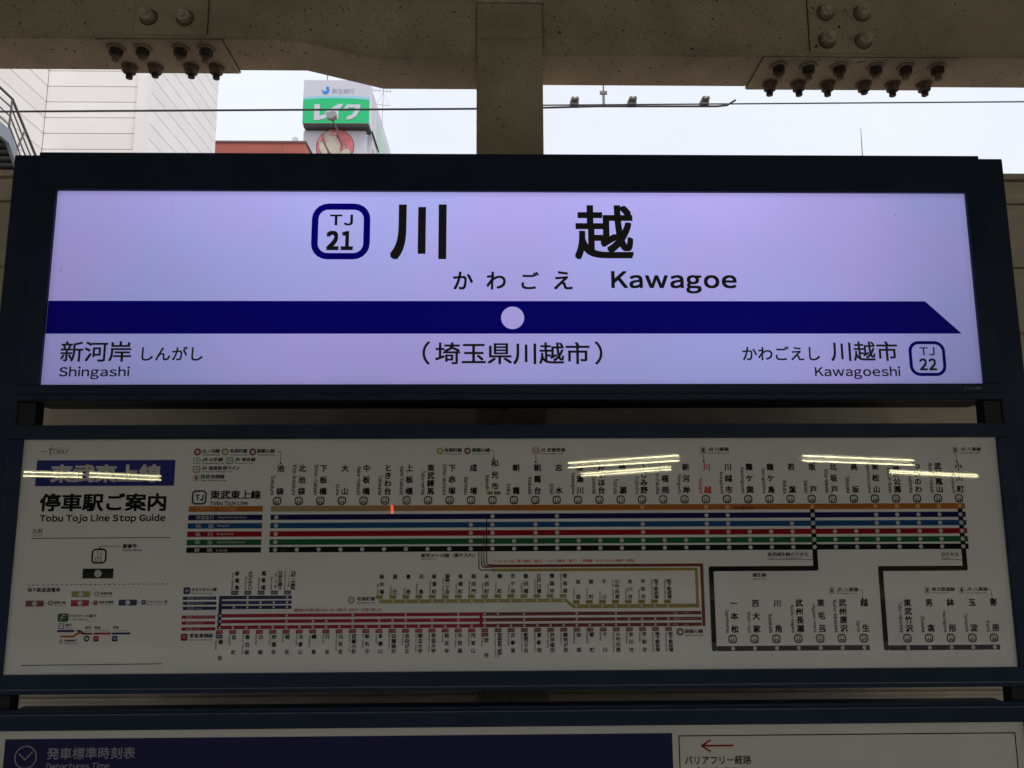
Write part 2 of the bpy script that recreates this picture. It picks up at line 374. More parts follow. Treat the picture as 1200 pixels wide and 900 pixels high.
def beam(name, label, poly_bottom, x_far, top=4.27):
    """poly_bottom: (x, z) along the lower edge from the column outwards"""
    cx = poly_bottom[0][0]
    r = thing('canopy_beam', label, 'beam', (poly_bottom[len(poly_bottom)//2][0], (YF+YB)/2, poly_bottom[-1][1]), 'roof beams each side of the column')
    pts = poly_bottom + [(poly_bottom[-1][0], top), (poly_bottom[0][0], top)]
    if poly_bottom[-1][0] < poly_bottom[0][0]: pts = pts[::-1]
    g = MB(); g.prism(pts, YF, YB, PAINT); g.build('web', r, bevel=.004)
    # flange lip running along the lower front edge
    g = MB()
    for (ax, az_), (bx, bz_) in zip(poly_bottom, poly_bottom[1:]):
        vs = []
        for x, z in ((ax, az_), (bx, bz_)):
            for y, dz in ((YF-.004, .012), (YF-.004, .022), (YF-.0005, .026), (YF-.0005, .008)): vs.append((x, y, z+dz))
        g.add(vs, [(0, 1, 5, 4), (1, 2, 6, 5), (3, 0, 4, 7)], PAINT)
    g.build('flange_edge', r)
    return r
zl, zr = at(150, 45.5, YF).z, at(800, 66, YF).z
h0, h1 = at(345, 47, YF), at(440, 69.5, YF)
LB = beam('beam', 'left-hand roof beam with a tapered haunch and a two-bolt splice plate', [(-.0885, h1.z), (h1.x, h1.z), (h0.x, zl), (-9, zl)], -9)
RB = beam('beam', 'right-hand roof beam with the four-bolt plate and a long row of bolts beneath', [(.2105, zr), (9, zr)], 9)
def fplate(parent, b, z_bottom, bolts, ts=1):
    x0, x1 = at(b[0], b[3]-8, YF).x, at(b[2], b[3]-8, YF).x; z0 = z_bottom; z1 = 4.0
    g = MB(); g.box(x0, x1, YF-.010, YF-.0005, z0, z1, PAINT); pl = g.build('splice_plate', parent, bevel=.002)
    g = MB(); t = .0035
    for a, b2 in ((x0-t, x0-.0003), (x1+.0003, x1+t)): g.box(a, b2, YF-.0025, YF-.0004, z0, z1, DBOLT)
    g.box(x0-t, x1+t, YF-.0025, YF-.0004, z0-t, z0-.0003, DBOLT); g.build('rust_seam', pl)
    for px, py in bolts:
        q = at(px, py, YF-.03); bolt(pl, (q.x, YF-.010, q.z), (0, -1, 0))
fplate(LB, (157, 0, 243, 43), at(200, 42, YF).z, [(172, 17), (215, 18)])
fplate(RB, (949, 0, 1035, 64), at(990, 63.5, YF).z, [(969, 12), (1012, 13), (971, 44.5), (1014, 45)])
def uplate(parent, x0, x1, z, y0, y1, rows):
    g = MB(); g.box(x0, x1, y0, y1, z-.010, z-.0005, PAINT); pl = g.build('cover_plate', parent, bevel=.002)
    g = MB(); g.box(x0-.004, x1+.004, y0-.001, y1+.001, z-.0035, z-.0002, DBOLT); g.build('rust_seam', pl)
    for k_, (pts, Y) in enumerate(rows):
        for px in pts:
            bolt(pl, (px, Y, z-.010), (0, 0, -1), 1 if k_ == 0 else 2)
def xs_at(pxs, py, z):                               # where sight lines meet the height z
    out = []
    for px in pxs:
        d = ray(px, py); q = EYE+d*((z-EYE.z)/d.z); out.append(q)
    return out
for B, z, xl, xr, near, far in ((LB, zl, 117, 262, (137, 168, 212, 242), (150.5, 180.5, 222.5, 252)), (RB, zr, 893, 1120, (911, 945.5, 982, 1025, 1060, 1097), (899, 932, 966, 1008, 1042, 1078.5))):
    yn = 58 if B is LB else 80; yf = 76 if B is LB else 103
    pa = xs_at((xl, xr), 50 if B is LB else 70, z); n_ = xs_at(near, yn, z-.012); f_ = xs_at(far, yf, z-.012)
    uplate(B, pa[0].x, pa[1].x, z, YF-.004, YB+.012, [([q.x for q in n_], YF+.06), ([q.x for q in f_], YB-.05)])

# ------------------------------------------------------------------ siding wall behind the boards
r = thing('siding_wall', 'low beige wall of wide horizontal boards behind the sign boards', 'wall', (0, 3.75, 0))
YW = 3.70; zt = 1.616+1.6; pitch = .3175
g = MB(); g.box(-9, 9, YW+.03, YW+.08, 0.003, zt-.03, SIDING); g.build('backing', r)
g = MB(); g.box(-9, 9, YW-.02, YW+.09, zt-.028, zt, SIDING); g.build('coping', r, bevel=.004)
seams = [zt-.030, 1.467+1.6]
z = 1.467+1.6
while z > 0.25: z -= pitch; seams.append(z)
seams.append(.004)
for i, (a, b_) in enumerate(zip(seams, seams[1:])):
    for x0, x1 in ((-9, -.09), (.212, 9)):
        if a-b_ < .03: continue
        g = MB(); top, bot = a-.006, b_+.006
        prof = [(YW+.029, top), (YW+.0, top), (YW+.0, top-.012), (YW+.006, top-.022), (YW+.006, bot+.022), (YW, bot+.012), (YW, bot), (YW+.029, bot)]
        vs = [(x, y, z_) for x in (x0, x1) for y, z_ in prof]; n = len(prof)
        g.add(vs, [tuple(range(n-1, -1, -1)), tuple(range(n, 2*n))]+[(j, (j+1) % n, (j+1) % n+n, j+n) for j in range(n)], SIDING)
        g.build('board', r)

# ------------------------------------------------------------------ sign posts
D1, D2 = 2.80, 2.78
for x0, x1, lab in ((-1.7225, -1.632, 'dark navy steel sign post beside the Shingashi end of the name sign'), (1.762, 1.8525, 'dark navy steel sign post beside the TJ 22 badge end of the name sign')):
    r = thing('sign_post', lab, 'post', ((x0+x1)/2, 2.86, 0), 'posts carrying the sign boards')
    g = MB(); g.box(x0, x1, D1-.004, D1+.13, .002, 2.884, NAVY); g.build('upright', r, bevel=.004)
    s_ = 1 if x0 < 0 else -1; xe = x1+.001 if s_ > 0 else x0-.001
    for za_, zb_ in ((1.912, 1.9905), (.98, 1.035)):
        g = MB(); g.box(*sorted((xe, xe+s_*.059)), D1+.004, D1+.055, za_, zb_, NAVY2); g.build('bracket', r)
    g = MB()
    g.box(x0-.03, x1+.03, D1-.03, D1+.16, .0005, .0018, NAVY2); g.build('foot_plate', r)

def frame(parent, X0, X1, Z0, Z1, x0, x1, z0, z1, yf, yb, m=NAVY):
    """mitre-free frame of four rails round the opening x0..x1, z0..z1"""
    for a, b_, c, d_ in ((X0, X1, z1, Z1), (X0, X1, Z0, z0), (X0, x0, z0+.0003, z1-.0003), (x1, X1, z0+.0003, z1-.0003)):
        g = MB(); g.box(a, b_, yf, yb, c, d_, m); g.build('frame_rail', parent, bevel=.003)
def screw(parent, x, y, z):
    g = MB(); g.rod((x, y, z), (x, y-.003, z), .006, NAVY2, 10); g.build('screw', parent)

# ------------------------------------------------------------------ station name sign
S1 = thing('station_name_sign', 'backlit lilac station name sign with large black characters and a navy arrow bar', 'station sign', (.065, 2.9, 1.99))
px0, px1, pz0, pz1 = -1.560, 1.7013, 2.0493, 2.7495
frame(S1, -1.6295, 1.7595, 1.992+.023, 2.8905, px0, px1, pz0, pz1, D1-.014, D1+.06)
g = MB(); g.box(-1.6295, 1.7595, D1-.022, D1+.055, 1.992, 2.0145, NAVY); g.build('bottom_ledge', S1, bevel=.003)
g = MB(); g.box(-1.625, 1.755, D1+.061, D1+.20, 1.9925, 2.885, NAVY2); g.build('housing', S1)
for a_, b_, y1_ in ((-1.25, -.095, 3.68), (.216, 1.4, 3.68), (-.0945, .2155, 3.37)):
    g = MB(); g.box(a_, b_, 3.003, y1_, 2.55, 2.62, NAVY2); g.build('sky_light_blocker', S1)  # added box, unseen: blocks sky light so the gap darkens towards its centre
for x in (-1.2, -.45, .55, 1.35): screw(S1, x, D1-.0222, 2.003)
g = Print(D1, 0); g.rect(px0, px1, pz0, pz1, LBW); g.build('light_panel', S1)
g = Print(D1)
xa, xb, xc = g.X(1084, 353), g.X(1127, 390.7), px0+.0005
zt_, zb_ = g.Z(600, 352.8), g.Z(600, 391); g.poly([(xc, zb_), (xb, zb_), (xa, zt_), (xc, zt_)], LBN)
ab = g.build('arrow_bar', S1)
g = Print(D1); cx_, cz_ = g.X(600.7, 372.5), g.Z(600.7, 372.5); g.disc(cx_, cz_, .0405, LBW, 1, 48); g.build('white_dot', ab)
def badge(P, b, stroke, fr, fillm, line1, b1, line2, b2, tm, k=0, wt=(.012, .02), rr=.28):
    x0, x1, z0, z1 = P.bbox(b); P.rrect(x0, x1, z0, z1, (x1-x0)*rr, stroke, fr, fillm, k)
    if line1: P.text(line1, b1, tm, wt[0], k+1)
    if line2: P.text(line2, b2, tm, wt[1], k+1)
g = Print(D1); badge(g, (365, 238.5, 433.7, 304), .0235, LBN, None, 'TJ', (386.7, 251.5, 413.7, 264.3), '21', (382.3, 270.4, 413.9, 293.2), LBK, wt=(.028, .045)); g.build('number_badge', S1)
g = Print(D1); badge(g, (1065.3, 399.7, 1108.3, 440.7), .0115, LBN, None, 'TJ', (1077.8, 407, 1095.2, 416.7), '22', (1077.5, 420, 1097.6, 434), LBK, wt=(.014, .03)); g.build('number_badge', S1)
for s_, b_, wt in (('川', (457.5, 239.5, 523.2, 304.3), .026), ('越', (673.3, 240.5, 742.3, 304.3), .020)):
    g = Print(D1); g.text(s_, b_, LBK, wt, res=6); g.build('large_character', S1)
def words(name, parent, D, items):
    g = Print(D)
    for it in items: g.text(it[0], it[1], it[2], it[3] if len(it) > 3 else .012, res=4)
    return g.build(name, parent)
for ch, b_ in (('か', (531, 318.3, 554.3, 339.3)), ('わ', (570, 318.3, 592.7, 339.3)), ('ご', (611, 318.6, 631.5, 339)), ('え', (649, 317.8, 670.9, 339.3))): words('kana_character', S1, D1, [(ch, b_, LBK, .018)])
words('roman_lettering', S1, D1, [('Kawagoe', (716.3, 317.8, 863.3, 344), LBK, .024)])
words('previous_station_lettering', S1, D1, [('新河岸', (71, 400, 154, 424), LBK, .013), ('しんがし', (166, 406, 237.7, 422.7), LBK, .014), ('Shingashi', (69, 429.5, 151.8, 444.5), LBK, .016)])
words('city_lettering', S1, D1, [('（', (495, 400, 504, 427.3), LBK, .01), ('埼玉県川越市', (510, 401, 691, 427), LBK, .014), ('）', (697, 400, 706, 427.3), LBK, .01)])
words('next_station_lettering', S1, D1, [('かわごえし', (870, 405.7, 960.7, 422.5), LBK, .014), ('川越市', (973.5, 400, 1051.7, 423.3), LBK, .013), ('Kawagoeshi', (955, 429.3, 1055.2, 444.2), LBK, .016)])
GRM = mat('panel_grime', (.03, .03, .04), .6, emit=(.26, .25, .50), estr=1); SPK = mat('panel_speck', (.03, .03, .03), .6, emit=(.06, .06, .10), estr=1)
for pts, m_, t_ in (([(202.5, 232), (198.5, 330)], GRM, .0012), ([(71.2, 313), (71, 318)], SPK, .0016), ([(1049, 251.8), (1050, 252.6)], SPK, .003), ([(640, 225.2), (642.5, 226)], GRM, .003), ([(860, 268), (861, 268.6)], GRM, .0022), ([(445, 441), (447, 441.5)], GRM, .0022)):
    g = Print(D1); g.line([(g.X(*p), g.Z(*p)) for p in pts], t_, m_); g.build('scratch_mark', S1)
g = Print(D1-.0145); g.text('J', (1129.5, 452.3, 1133, 458), MATS['print_grey'] if 0 else mat('maker_mark_ink', (.35, .37, .4), .5), 0, slant=.4); g.text('toko電装', (1134, 453.2, 1150.5, 456.4), MATS['maker_mark_ink'], 0); g.build('maker_mark', S1)

# ------------------------------------------------------------------ route map board
S2 = thing('route_map_board', 'wide framed white route map board with coloured lines under the name sign', 'route map', (.065, 2.79, 1.05))
def A(px, py, D=D2): q = at(px, py, D); return q.x, q.z
qx0 = A(16, 520)[0]; 
ox0, ox1 = at(14.5, 501, D2).x, at(1183, 499, D2).x; oz0, oz1 = at(600, 802.5, D2).z, at(600, 497.5, D2).z
ix0, ix1 = (at(28.4, 515, D2).x+at(4, 790.7, D2).x)/2, (at(1166, 512.4, D2).x+at(1193, 780.5, D2).x)/2
iz0, iz1 = at(600, 786, D2).z, at(600, 513.8, D2).z
frame(S2, ox0, ox1, oz0, oz1, ix0, ix1, iz0, iz1, D2-.014, D2+.0135)
g = MB(); g.box(ox0, ox1, D2-.009, D2+.013, oz0-.017, oz0-.001, NAVY); g.build('bottom_ledge', S2, bevel=.002)
g = MB(); g.box(-1.58, 1.70, D2+.014, D2+.15, oz0, oz1-.005, NAVY2); g.build('housing', S2)
g = MB(); g.box(-1.3, 1.45, D2+.151, 3.36, oz0+.05, oz1-.02, NAVY2); g.build('bounce_light_blocker', S2)  # added box, unseen: keeps floor bounce off the wall behind the gaps
EHL = mat('edge_highlight', (.16, .19, .22), .35, .4)  # paler colour for thin strips that paint a highlight along the frame edges
g = MB(); g.box(ox0, ox1, D2-.0105, D2-.0092, oz0-.0035, oz0-.0005, EHL); g.build('edge_highlight', S2)
for x in (-1.35, 1.45): screw(S2, x, D2+.02, oz0-.012)
g = Print(D2, 0); g.rect(ix0, ix1, iz0, iz1, WHT); g.build('map_panel', S2)
def PR(): return Print(D2)

# --- upper diagram: express lines
X1_, X33 = A(322.3, 645)[0], A(1129, 641.5)[0]
def SX(i): return X1_+(X33-X1_)*(i-1)/32
pxm = (X33-X1_)/32/25.2                       # metres per photo pixel here
rows = [('tj', ORG, 595.8, 6.6), ('re', NVY, 605.8, 6.2), ('r', BLU, 615.6, 6.3), ('e', RED, 625.3, 6.2), ('s', GRN, 634.9, 6.4), ('l', BLK, 643.8, 6.3)]
ZR = {}
for k_, m_, py, h_ in rows: ZR[k_] = (A(400, py)[1], h_*pxm/2)
stops = {'tj': [18, 21, 22, 26, 29, 30, 31, 32, 33], 're': [1, 11, 14, 21, 22, 26, 29, 30, 31, 32, 33],
         'r': [1, 10, 11, 13, 14, 18, 21, 22, 25, 26]+list(range(29, 34)), 'e': [1, 10, 11, 13, 14, 18]+list(range(21, 34)),
         's': [1]+list(range(10, 34)), 'l': list(range(1, 34))}
xs_line = A(317, 607)[0]
TJG = bpy.data.materials.new('print_orange_fading'); TJG.use_nodes = True
n = TJG.node_tree; b_ = n.nodes['Principled BSDF']; b_.inputs['Roughness'].default_value = .010
tc = n.nodes.new('ShaderNodeTexCoord'); sp = n.nodes.new('ShaderNodeSeparateXYZ'); mr = n.nodes.new('ShaderNodeMapRange'); mxx = n.nodes.new('ShaderNodeMix'); mxx.data_type = 'RGBA'
n.links.new(tc.outputs['Object'], sp.inputs[0]); n.links.new(sp.outputs[0], mr.inputs[0]); mr.inputs[1].default_value = -.75; mr.inputs[2].default_value = 0.0
n.links.new(mr.outputs[0], mxx.inputs[0]); mxx.inputs[6].default_value = (.42, .33, .16, 1); mxx.inputs[7].default_value = (.50, .155, .025, 1); n.links.new(mxx.outputs[2], b_.inputs['Base Color'])
for k_, m_, py, h_ in rows:
    zc, hh = ZR[k_]; g = PR(); xe = SX(33)+6.3*pxm
    g.rect(xs_line, xe, zc-hh, zc+hh, TJG if k_ == 'tj' else m_); ln = g.build('route_line', S2)
    g = PR()
    for i in stops[k_]: g.disc(SX(i), zc, 2.45*pxm, LGO if k_ == 'tj' else PWH, 2, 16)
    g.build('stop_dots', ln)
# transfer bars through the lines
def linebox(pts, wd, m, nm='route_line', k=1, rnd=True):
    g = PR(); P2 = [A(*p) for p in pts]
    g.line(P2, wd, m, k)
    return g.build(nm, S2)
for i, zb in ((26, 666), (33, 666)):
    g = PR(); x = SX(i); g.rect(x-2.9*pxm, x+2.9*pxm, A(950 if i == 26 else 1128, zb)[1], ZR['tj'][0]-3*pxm, BLK, -.5); g.build('transfer_line', S2)
# legends on the left of the lines
LX0, LX1 = A(220.5, 607)[0], A(307.5, 607)[0]
leg = [('tj', ORG, 'TJライナー', 'TJ-LINER'), ('re', NVY, '快速急行', 'Rapid Express'), ('r', BLU, '快　速', 'Rapid'), ('e', RED, '急　行', 'Express'), ('s', GRN, '準　急', 'Semi Express'), ('l', BLK, '普　通', 'Local')]
ltx = {'tj': 'TJ-LINER', }
enw = {'tj': 21, 're': 33, 'r': 13, 'e': 19, 's': 32, 'l': 13}
for k_, m_, ja, en in leg:
    zc, hh = ZR[k_]; g = PR(); g.rect(LX0, LX1, zc-hh, zc+hh, m_)
    col = LGO if k_ == 'tj' else PWH
    g.text(ja, (LX0+9*pxm, LX0+30*pxm, zc-hh*.72, zc+hh*.72, 0), col, .006, 1)
    g.text(en, (LX0+34.5*pxm, LX0+(34.5+enw[k_])*pxm, zc-hh*.55, zc+hh*.55, 0), col, .006, 1)
    g.build('line_legend', S2)
ST = [('池袋', 'Ikebukuro'), ('北池袋', 'Kita-ikebukuro'), ('下板橋', 'Shimo-itabashi'), ('大山', 'Oyama'), ('中板橋', 'Naka-itabashi'), ('ときわ台', 'Tokiwadai'), ('上板橋', 'Kami-itabashi'), ('東武練馬', 'Tobu-nerima'), ('下赤塚', 'Shimo-akatsuka'), ('成増', 'Narimasu'), ('和光市', 'Wakoshi'), ('朝霞', 'Asaka'), ('朝霞台', 'Asakadai'), ('志木', 'Shiki'), ('柳瀬川', 'Yanasegawa'), ('みずほ台', 'Mizuhodai'), ('鶴瀬', 'Tsuruse'), ('ふじみ野', 'Fujimino'), ('上福岡', 'Kami-fukuoka'), ('新河岸', 'Shingashi'), ('川越', 'Kawagoe'), ('川越市', 'Kawagoeshi'), ('霞ケ関', 'Kasumigaseki'), ('鶴ケ島', 'Tsurugashima'), ('若葉', 'Wakaba'), ('坂戸', 'Sakado'), ('北坂戸', 'Kita-sakado'), ('高坂', 'Takasaka'), ('東松山', 'Higashimatsuyama'), ('森林公園', 'Shinrin-koen'), ('つきのわ', 'Tsukinowa'), ('武蔵嵐山', 'Musashi-ranzan'), ('小川町', 'Ogawamachi')]
def station(nm, ro, x, ztop, zbot, em, m, romx, romh, up=True, wt=.034, full=None, cpx=2.45):
    """vertical name between the centres ztop and zbot with the roman name turned beside it"""
    g = PR(); n = len(nm)
    if n >= 5: em2 = (ztop-zbot+em)/n; e_ = em
    else: em2 = em; e_ = em
    zt2 = ztop if n < 5 else ztop+em/2-em2/2; zb2 = zbot if n < 5 else zbot-em/2+em2/2
    for i, ch in enumerate(nm):
        zc = zt2+(zb2-zt2)*(i/(n-1)) if n > 1 else zt2
        g.char(ch, x, zc, e_, m, wt, 0, sq=min(1, em2/e_*1.04) if n >= 5 else .98 if n == 4 else 1)
    L_ = min(len(ro)*cpx*pxm, ztop-zbot+em)
    vs, fs = g.glyphs(ro, .03, 2)
    if up: za, zb = zbot-em/2, zbot-em/2+L_
    else: za, zb = ztop+em/2-L_, ztop+em/2
    g.fit(vs, fs, romx-romh/2, romx+romh/2, za, zb, m if m is TXR else GRY if 0 else m, 0, True)
    return g.build('station_name', S2)
ZA, ZB, ZBG = A(350, 549)[1], A(350, 576)[1], A(350, 587)[1]
def small_badge(x, z, r_, txt, st=1.35):
    g = PR(); g.rrect(x-r_, x+r_, z-r_, z+r_, r_*.75, st*pxm, BLK, None, 0)
    g.text('TJ', (x-r_*.48, x+r_*.38, z+r_*.12, z+r_*.6, 0), BLK, .03, 1, res=2); g.text(txt, (x-r_*.55, x+r_*.55, z-r_*.66, z-r_*.02, 0), BLK, .05, 1, res=2)
    return g.build('number_badge', S2)
for i, (nm, ro) in enumerate(ST, 1):
    x = SX(i)+3.4*pxm-.6*pxm; m = TXR if i == 21 else BLK
    za, zb = (ZA, ZB) if i != 11 else (A(578, 543)[1], A(578, 570)[1])
    if len(nm) == 4: za2, zb2 = za+.2*pxm, zb
    else: za2, zb2 = za, zb
    station(nm, ro, x, za2, zb2, 8.7*pxm, m, x-8.6*pxm, 5.2*pxm, cpx=2.55)
    small_badge(SX(i), ZBG, 4.9*pxm, '%02d' % i)
g = PR(); z_ = A(576, 577.8)[1]
for dx, m in ((-3, OCH), (5.5, BRN)): g.rect(SX(11)+(dx-3.6)*pxm, SX(11)+(dx+3.6)*pxm, z_-1.9*pxm, z_+1.9*pxm, m)
g.text('Y01', (SX(11)-5*pxm, SX(11)-1*pxm, z_-1.1*pxm, z_+1.1*pxm, 0), BLK, 0, 1); g.text('F01', (SX(11)+3.5*pxm, SX(11)+7.5*pxm, z_-1.1*pxm, z_+1.1*pxm, 0), PWH, 0, 1); g.build('number_badge', S2)
# small note on the orange line
g = PR(); g.text('森林公園方面停車', (860, 592.8, 885, 597.3), BRN, .01, 2); g.build('note_lettering', S2)

# transfer headings
def ringicon(px, py, r_, m, ch):
    g = PR(); x, z = A(px, py); g.ring(x, z, r_*pxm, r_*.46*pxm, m); g.text(ch, (x-r_*.25*pxm, x+r_*.25*pxm, z-r_*.32*pxm, z+r_*.32*pxm, 0), BLK, .01); return g.build('line_symbol', S2)
def sqicon(b, m, ch, fill=None, tm=BLK):
    g = PR(); x0, x1, z0, z1 = g.bbox(b); w_ = x1-x0; g.rrect(x0, x1, z0, z1, w_*.18, w_*.12, m, fill)
    g.text(ch, (x0+w_*.24, x1-w_*.24, z0+w_*.27, z1-w_*.27, 0), tm, .008, 1); return g.build('line_symbol', S2)
def train(b, m=BLK):
    g = PR(); x0, x1, z0, z1 = g.bbox(b); w_ = x1-x0; h_ = z1-z0
    g.rrect(x0, x1, z0, z1, w_*.08, w_*.05, MATS['print_grey'], None)
    g.rrect(x0+w_*.25, x1-w_*.25, z0+h_*.3, z1-h_*.15, w_*.1, 0, m, m, 0); g.rect(x0+w_*.33, x1-w_*.33, z0+h_*.58, z1-h_*.3, PWH, 1)
    g.line([(x0+w_*.35, z0+h_*.28), (x0+w_*.22, z0+h_*.1)], w_*.07, m); g.line([(x1-w_*.35, z0+h_*.28), (x1-w_*.22, z0+h_*.1)], w_*.07, m); g.line([(x0+w_*.28, z0+h_*.17), (x1-w_*.28, z0+h_*.17)], w_*.06, m)
    return g.build('line_symbol', S2)
def cap(ja, jb, en, eb, m=BLK, wt=.03):
    g = PR(); g.text(ja, jb, m, wt, res=2)
    if en: g.text(en, eb, m, .03, res=2)
    return g.build('line_caption', S2)
ringicon(231.5, 529.6, 4.2, RED, 'M'); cap('丸ノ内線', (237.2, 526, 257.8, 530.9), 'Marunouchi Line', (237.2, 532, 257.8, 533.8))
ringicon(264, 529.6, 4.2, OCH, 'Y'); cap('有楽町線', (269.5, 526, 289.8, 530.9), 'Yurakucho Line', (269.5, 532, 289.8, 533.8))
ringicon(296, 529.6, 4.2, BRN, 'F'); cap('副都心線', (301.3, 526, 322, 530.9), 'Fukutoshin Line', (301.3, 532, 322, 533.8))
sqicon((226.6, 536.4, 235, 543.8), LGR, 'JY'); cap('JR 山手線', (236.6, 536.2, 261.3, 540.8), 'JR Yamanote Line', (236.6, 542, 262.5, 543.8))
sqicon((265.3, 536.4, 273.3, 543.8), GRN, 'JA'); cap('JR 埼京線', (274.6, 536.2, 299.3, 540.8), 'JR Saikyo Line', (274.6, 542, 296, 543.8))
sqicon((226.2, 546.3, 234.8, 553.9), RED, 'JS'); cap('JR 湘南新宿ライン', (236, 546.2, 280.7, 550.9), 'JR Shonan-Shinjuku Line', (236, 552, 272, 553.8))
train((226.4, 556.2, 233.6, 563.6), RED); cap('西武池袋線', (235.2, 556, 263, 561), 'Seibu Ikebukuro Line', (235.2, 562, 265.5, 563.9))
ringicon(515.6, 528.4, 4, OCH, 'Y'); cap('有楽町線', (520.6, 525, 541.3, 529.8), 'Yurakucho Line', (520.6, 531, 541.3, 532.6))
ringicon(547.8, 528.4, 4, BRN, 'F'); cap('副都心線', (553.4, 525, 574.3, 529.8), 'Fukutoshin Line', (553.4, 531, 574.3, 532.6))
sqicon((624.2, 524.5, 631.7, 531.7), RED, 'M'); cap('JR 武蔵野線', (633, 525, 662.5, 529.6), 'JR Musashino Line', (633, 530.6, 660, 532.4))
train((820.4, 523.6, 827.8, 531.6)); cap('JR 川越線', (829.3, 524, 854, 528.7), 'JR Kawagoe Line', (829.3, 530, 854, 531.8))
train((1116, 523.8, 1123, 531)); cap('JR 八高線', (1125, 524, 1149.4, 528.5), 'JR Hachiko Line', (1125, 529.8, 1148, 531.4))
train((971.3, 688.2, 978.2, 695.8)); cap('JR 八高線', (980.2, 688.2, 1005.8, 693.5), 'JR Hachiko Line', (980.2, 694.5, 1004, 696.2))
train((1083.3, 687.9, 1090, 695.4)); cap('秩父鉄道線', (1091.9, 688, 1119, 692.9), 'Chichibu Railway', (1091.9, 694, 1112, 695.6))
train((1123.6, 687.8, 1130.3, 695.2)); cap('JR 八高線', (1132.2, 687.8, 1157.4, 692.8), 'JR Hachiko Line', (1132.2, 694, 1156, 695.6))
def leader(pts, dot=True):
    g = PR(); P2 = [A(*p) for p in pts]; g.line(P2, .55*pxm, BLK)
    if dot: g.disc(*P2[-1], 1.15*pxm, BLK)
    return g.build('leader_line', S2)
leader([(324, 529.3), (329.3, 529.3), (328.8, 543)]); leader([(575.5, 528.3), (579, 528.3), (578.6, 537.5)]); leader([(628, 532), (627.8, 541.3)])
leader([(824.2, 532), (824.8, 541)]); leader([(1120, 531.5), (1121.3, 541)]); leader([(1007, 691.2), (1010.5, 691.2), (1011, 701.8)]); leader([(1158.5, 690.5), (1161.3, 690.5), (1162.6, 701.3)])
g = PR(); badge(g, (224.8, 574.5, 242.2, 591.4), 1.9*pxm, NVY, None, 'TJ', (229, 579.3, 238.6, 586.7), None, None, BLK, wt=(.045, 0)); g.build('line_symbol', S2)
g = PR(); g.text('東武東上線', (246.2, 574.6, 305.6, 585), BLK, .03); g.text('Tobu Tojo Line', (246.2, 586.9, 290.3, 593), BLK, .04); g.build('line_title', S2)

# --- through-service diagram below
XC0, XC34 = A(257.3, 736.5)[0], A(783.3, 731.3)[0]
def CX(i): return XC0+(XC34-XC0)*i/34
zt1, zt2_, zt3 = A(300, 722.4)[1], A(300, 729.3)[1], A(300, 736.2)[1]
zt1, zt2_, zt3 = (zt1+A(676, 717.9)[1])/2, (zt2_+A(676, 724.5)[1])/2, (zt3+A(676, 731.3)[1])/2
hw = 1.95*pxm
xl, xm_, xr_ = A(254.3, 730)[0], A(569, 725)[0], A(822, 725)[0]
rr_ = [[0, 5, 10, 14, 18, 20, 21, 23, 27, 30], [0, 5, 7, 8, 10, 12, 13, 14, 16, 18, 20, 23, 27, 30, 31, 32, 33, 34], list(range(35))]
for zc, sts in zip((zt1, zt2_, zt3), rr_):
    g = PR(); g.rect(xl, xm_, zc-hw, zc+hw, CRI); ln = g.build('route_line', S2)
    g = PR()
    for i in sts:
        if i < 20: g.disc(CX(i), zc, 1.35*pxm, LGO if 0 else PWH, 2, 12)
    g.build('stop_dots', ln)
    g = PR(); g.rect(xm_, xr_, zc-hw, zc+hw, BRN); ln = g.build('route_line', S2)
    g = PR()
    for i in sts:
        if i >= 20: g.disc(CX(i), zc, 1.35*pxm, PWH, 2, 12)
    g.build('stop_dots', ln)
g = PR(); x = A(563.7, 725)[0]; g.rect(x-1.7*pxm, x+1.7*pxm, zt3, zt1, CRI, 1); g.build('transfer_line', S2)
# minatomirai lines
zm = [A(300, y_)[1] for y_ in (700.1, 705.9, 711.7)]; xk = A(258.4, 706)[0]
for zc, sts in zip(zm, ([2, 5], [2, 3, 4, 5], [1, 2, 3, 4, 5])):
    g = PR(); g.rect(xk-1.7*pxm, A(341.8, 706)[0], zc-hw, zc+hw, NVY); ln = g.build('route_line', S2)
    g = PR()
    for i in sts: g.disc(CX(i)+.9*pxm*0, zc, 1.35*pxm, PWH, 2, 12)
    g.build('stop_dots', ln)
g = PR(); g.rect(xk-1.9*pxm, xk+1.9*pxm, zt3-hw, zm[0]+hw, NVY, 1); g.build('transfer_line', S2)
# yurakucho line
zy1, zy2 = (A(446, 705)[1]+A(661, 703.3)[1])/2, A(730, 710.2)[1]
xa_, xb_ = A(443, 705)[0], A(817.2, 711)[0]
g = PR(); h2 = 2.15*pxm; xk1, xk2 = A(663.5, 704)[0], A(671.5, 711)[0]
g.rect(xa_, xk1, zy1-h2, zy1+h2, OCH); g.poly([(xk1, zy1-h2), (xk2, zy2-h2), (xk2, zy2+h2), (xk1, zy1+h2)], OCH); g.rect(xk2, xb_, zy2-h2, zy2+h2, OCH)
ztop_b, ztop_y = (A(576, 663.2)[1]+A(800, 662.3)[1])/2, (A(576, 667.7)[1]+A(800, 667.4)[1])/2
xloop0 = A(576, 665)[0]; xvy, xvb = A(816.8, 690)[0], A(823.2, 690)[0]
g.rect(xvy-h2*.8, xvy+h2*.8, zy2-h2, ztop_y+1.7*pxm, OCH); g.rect(xloop0, xvy-h2*.8, ztop_y-1.6*pxm, ztop_y+1.7*pxm, OCH); ln = g.build('route_line', S2)
g = PR()
for i in range(12, 27): g.disc(CX(i), zy1, 1.35*pxm, PWH, 2, 12)
for i in range(27, 35): g.disc(CX(i), zy2, 1.35*pxm, PWH, 2, 12)
g.build('stop_dots', ln)
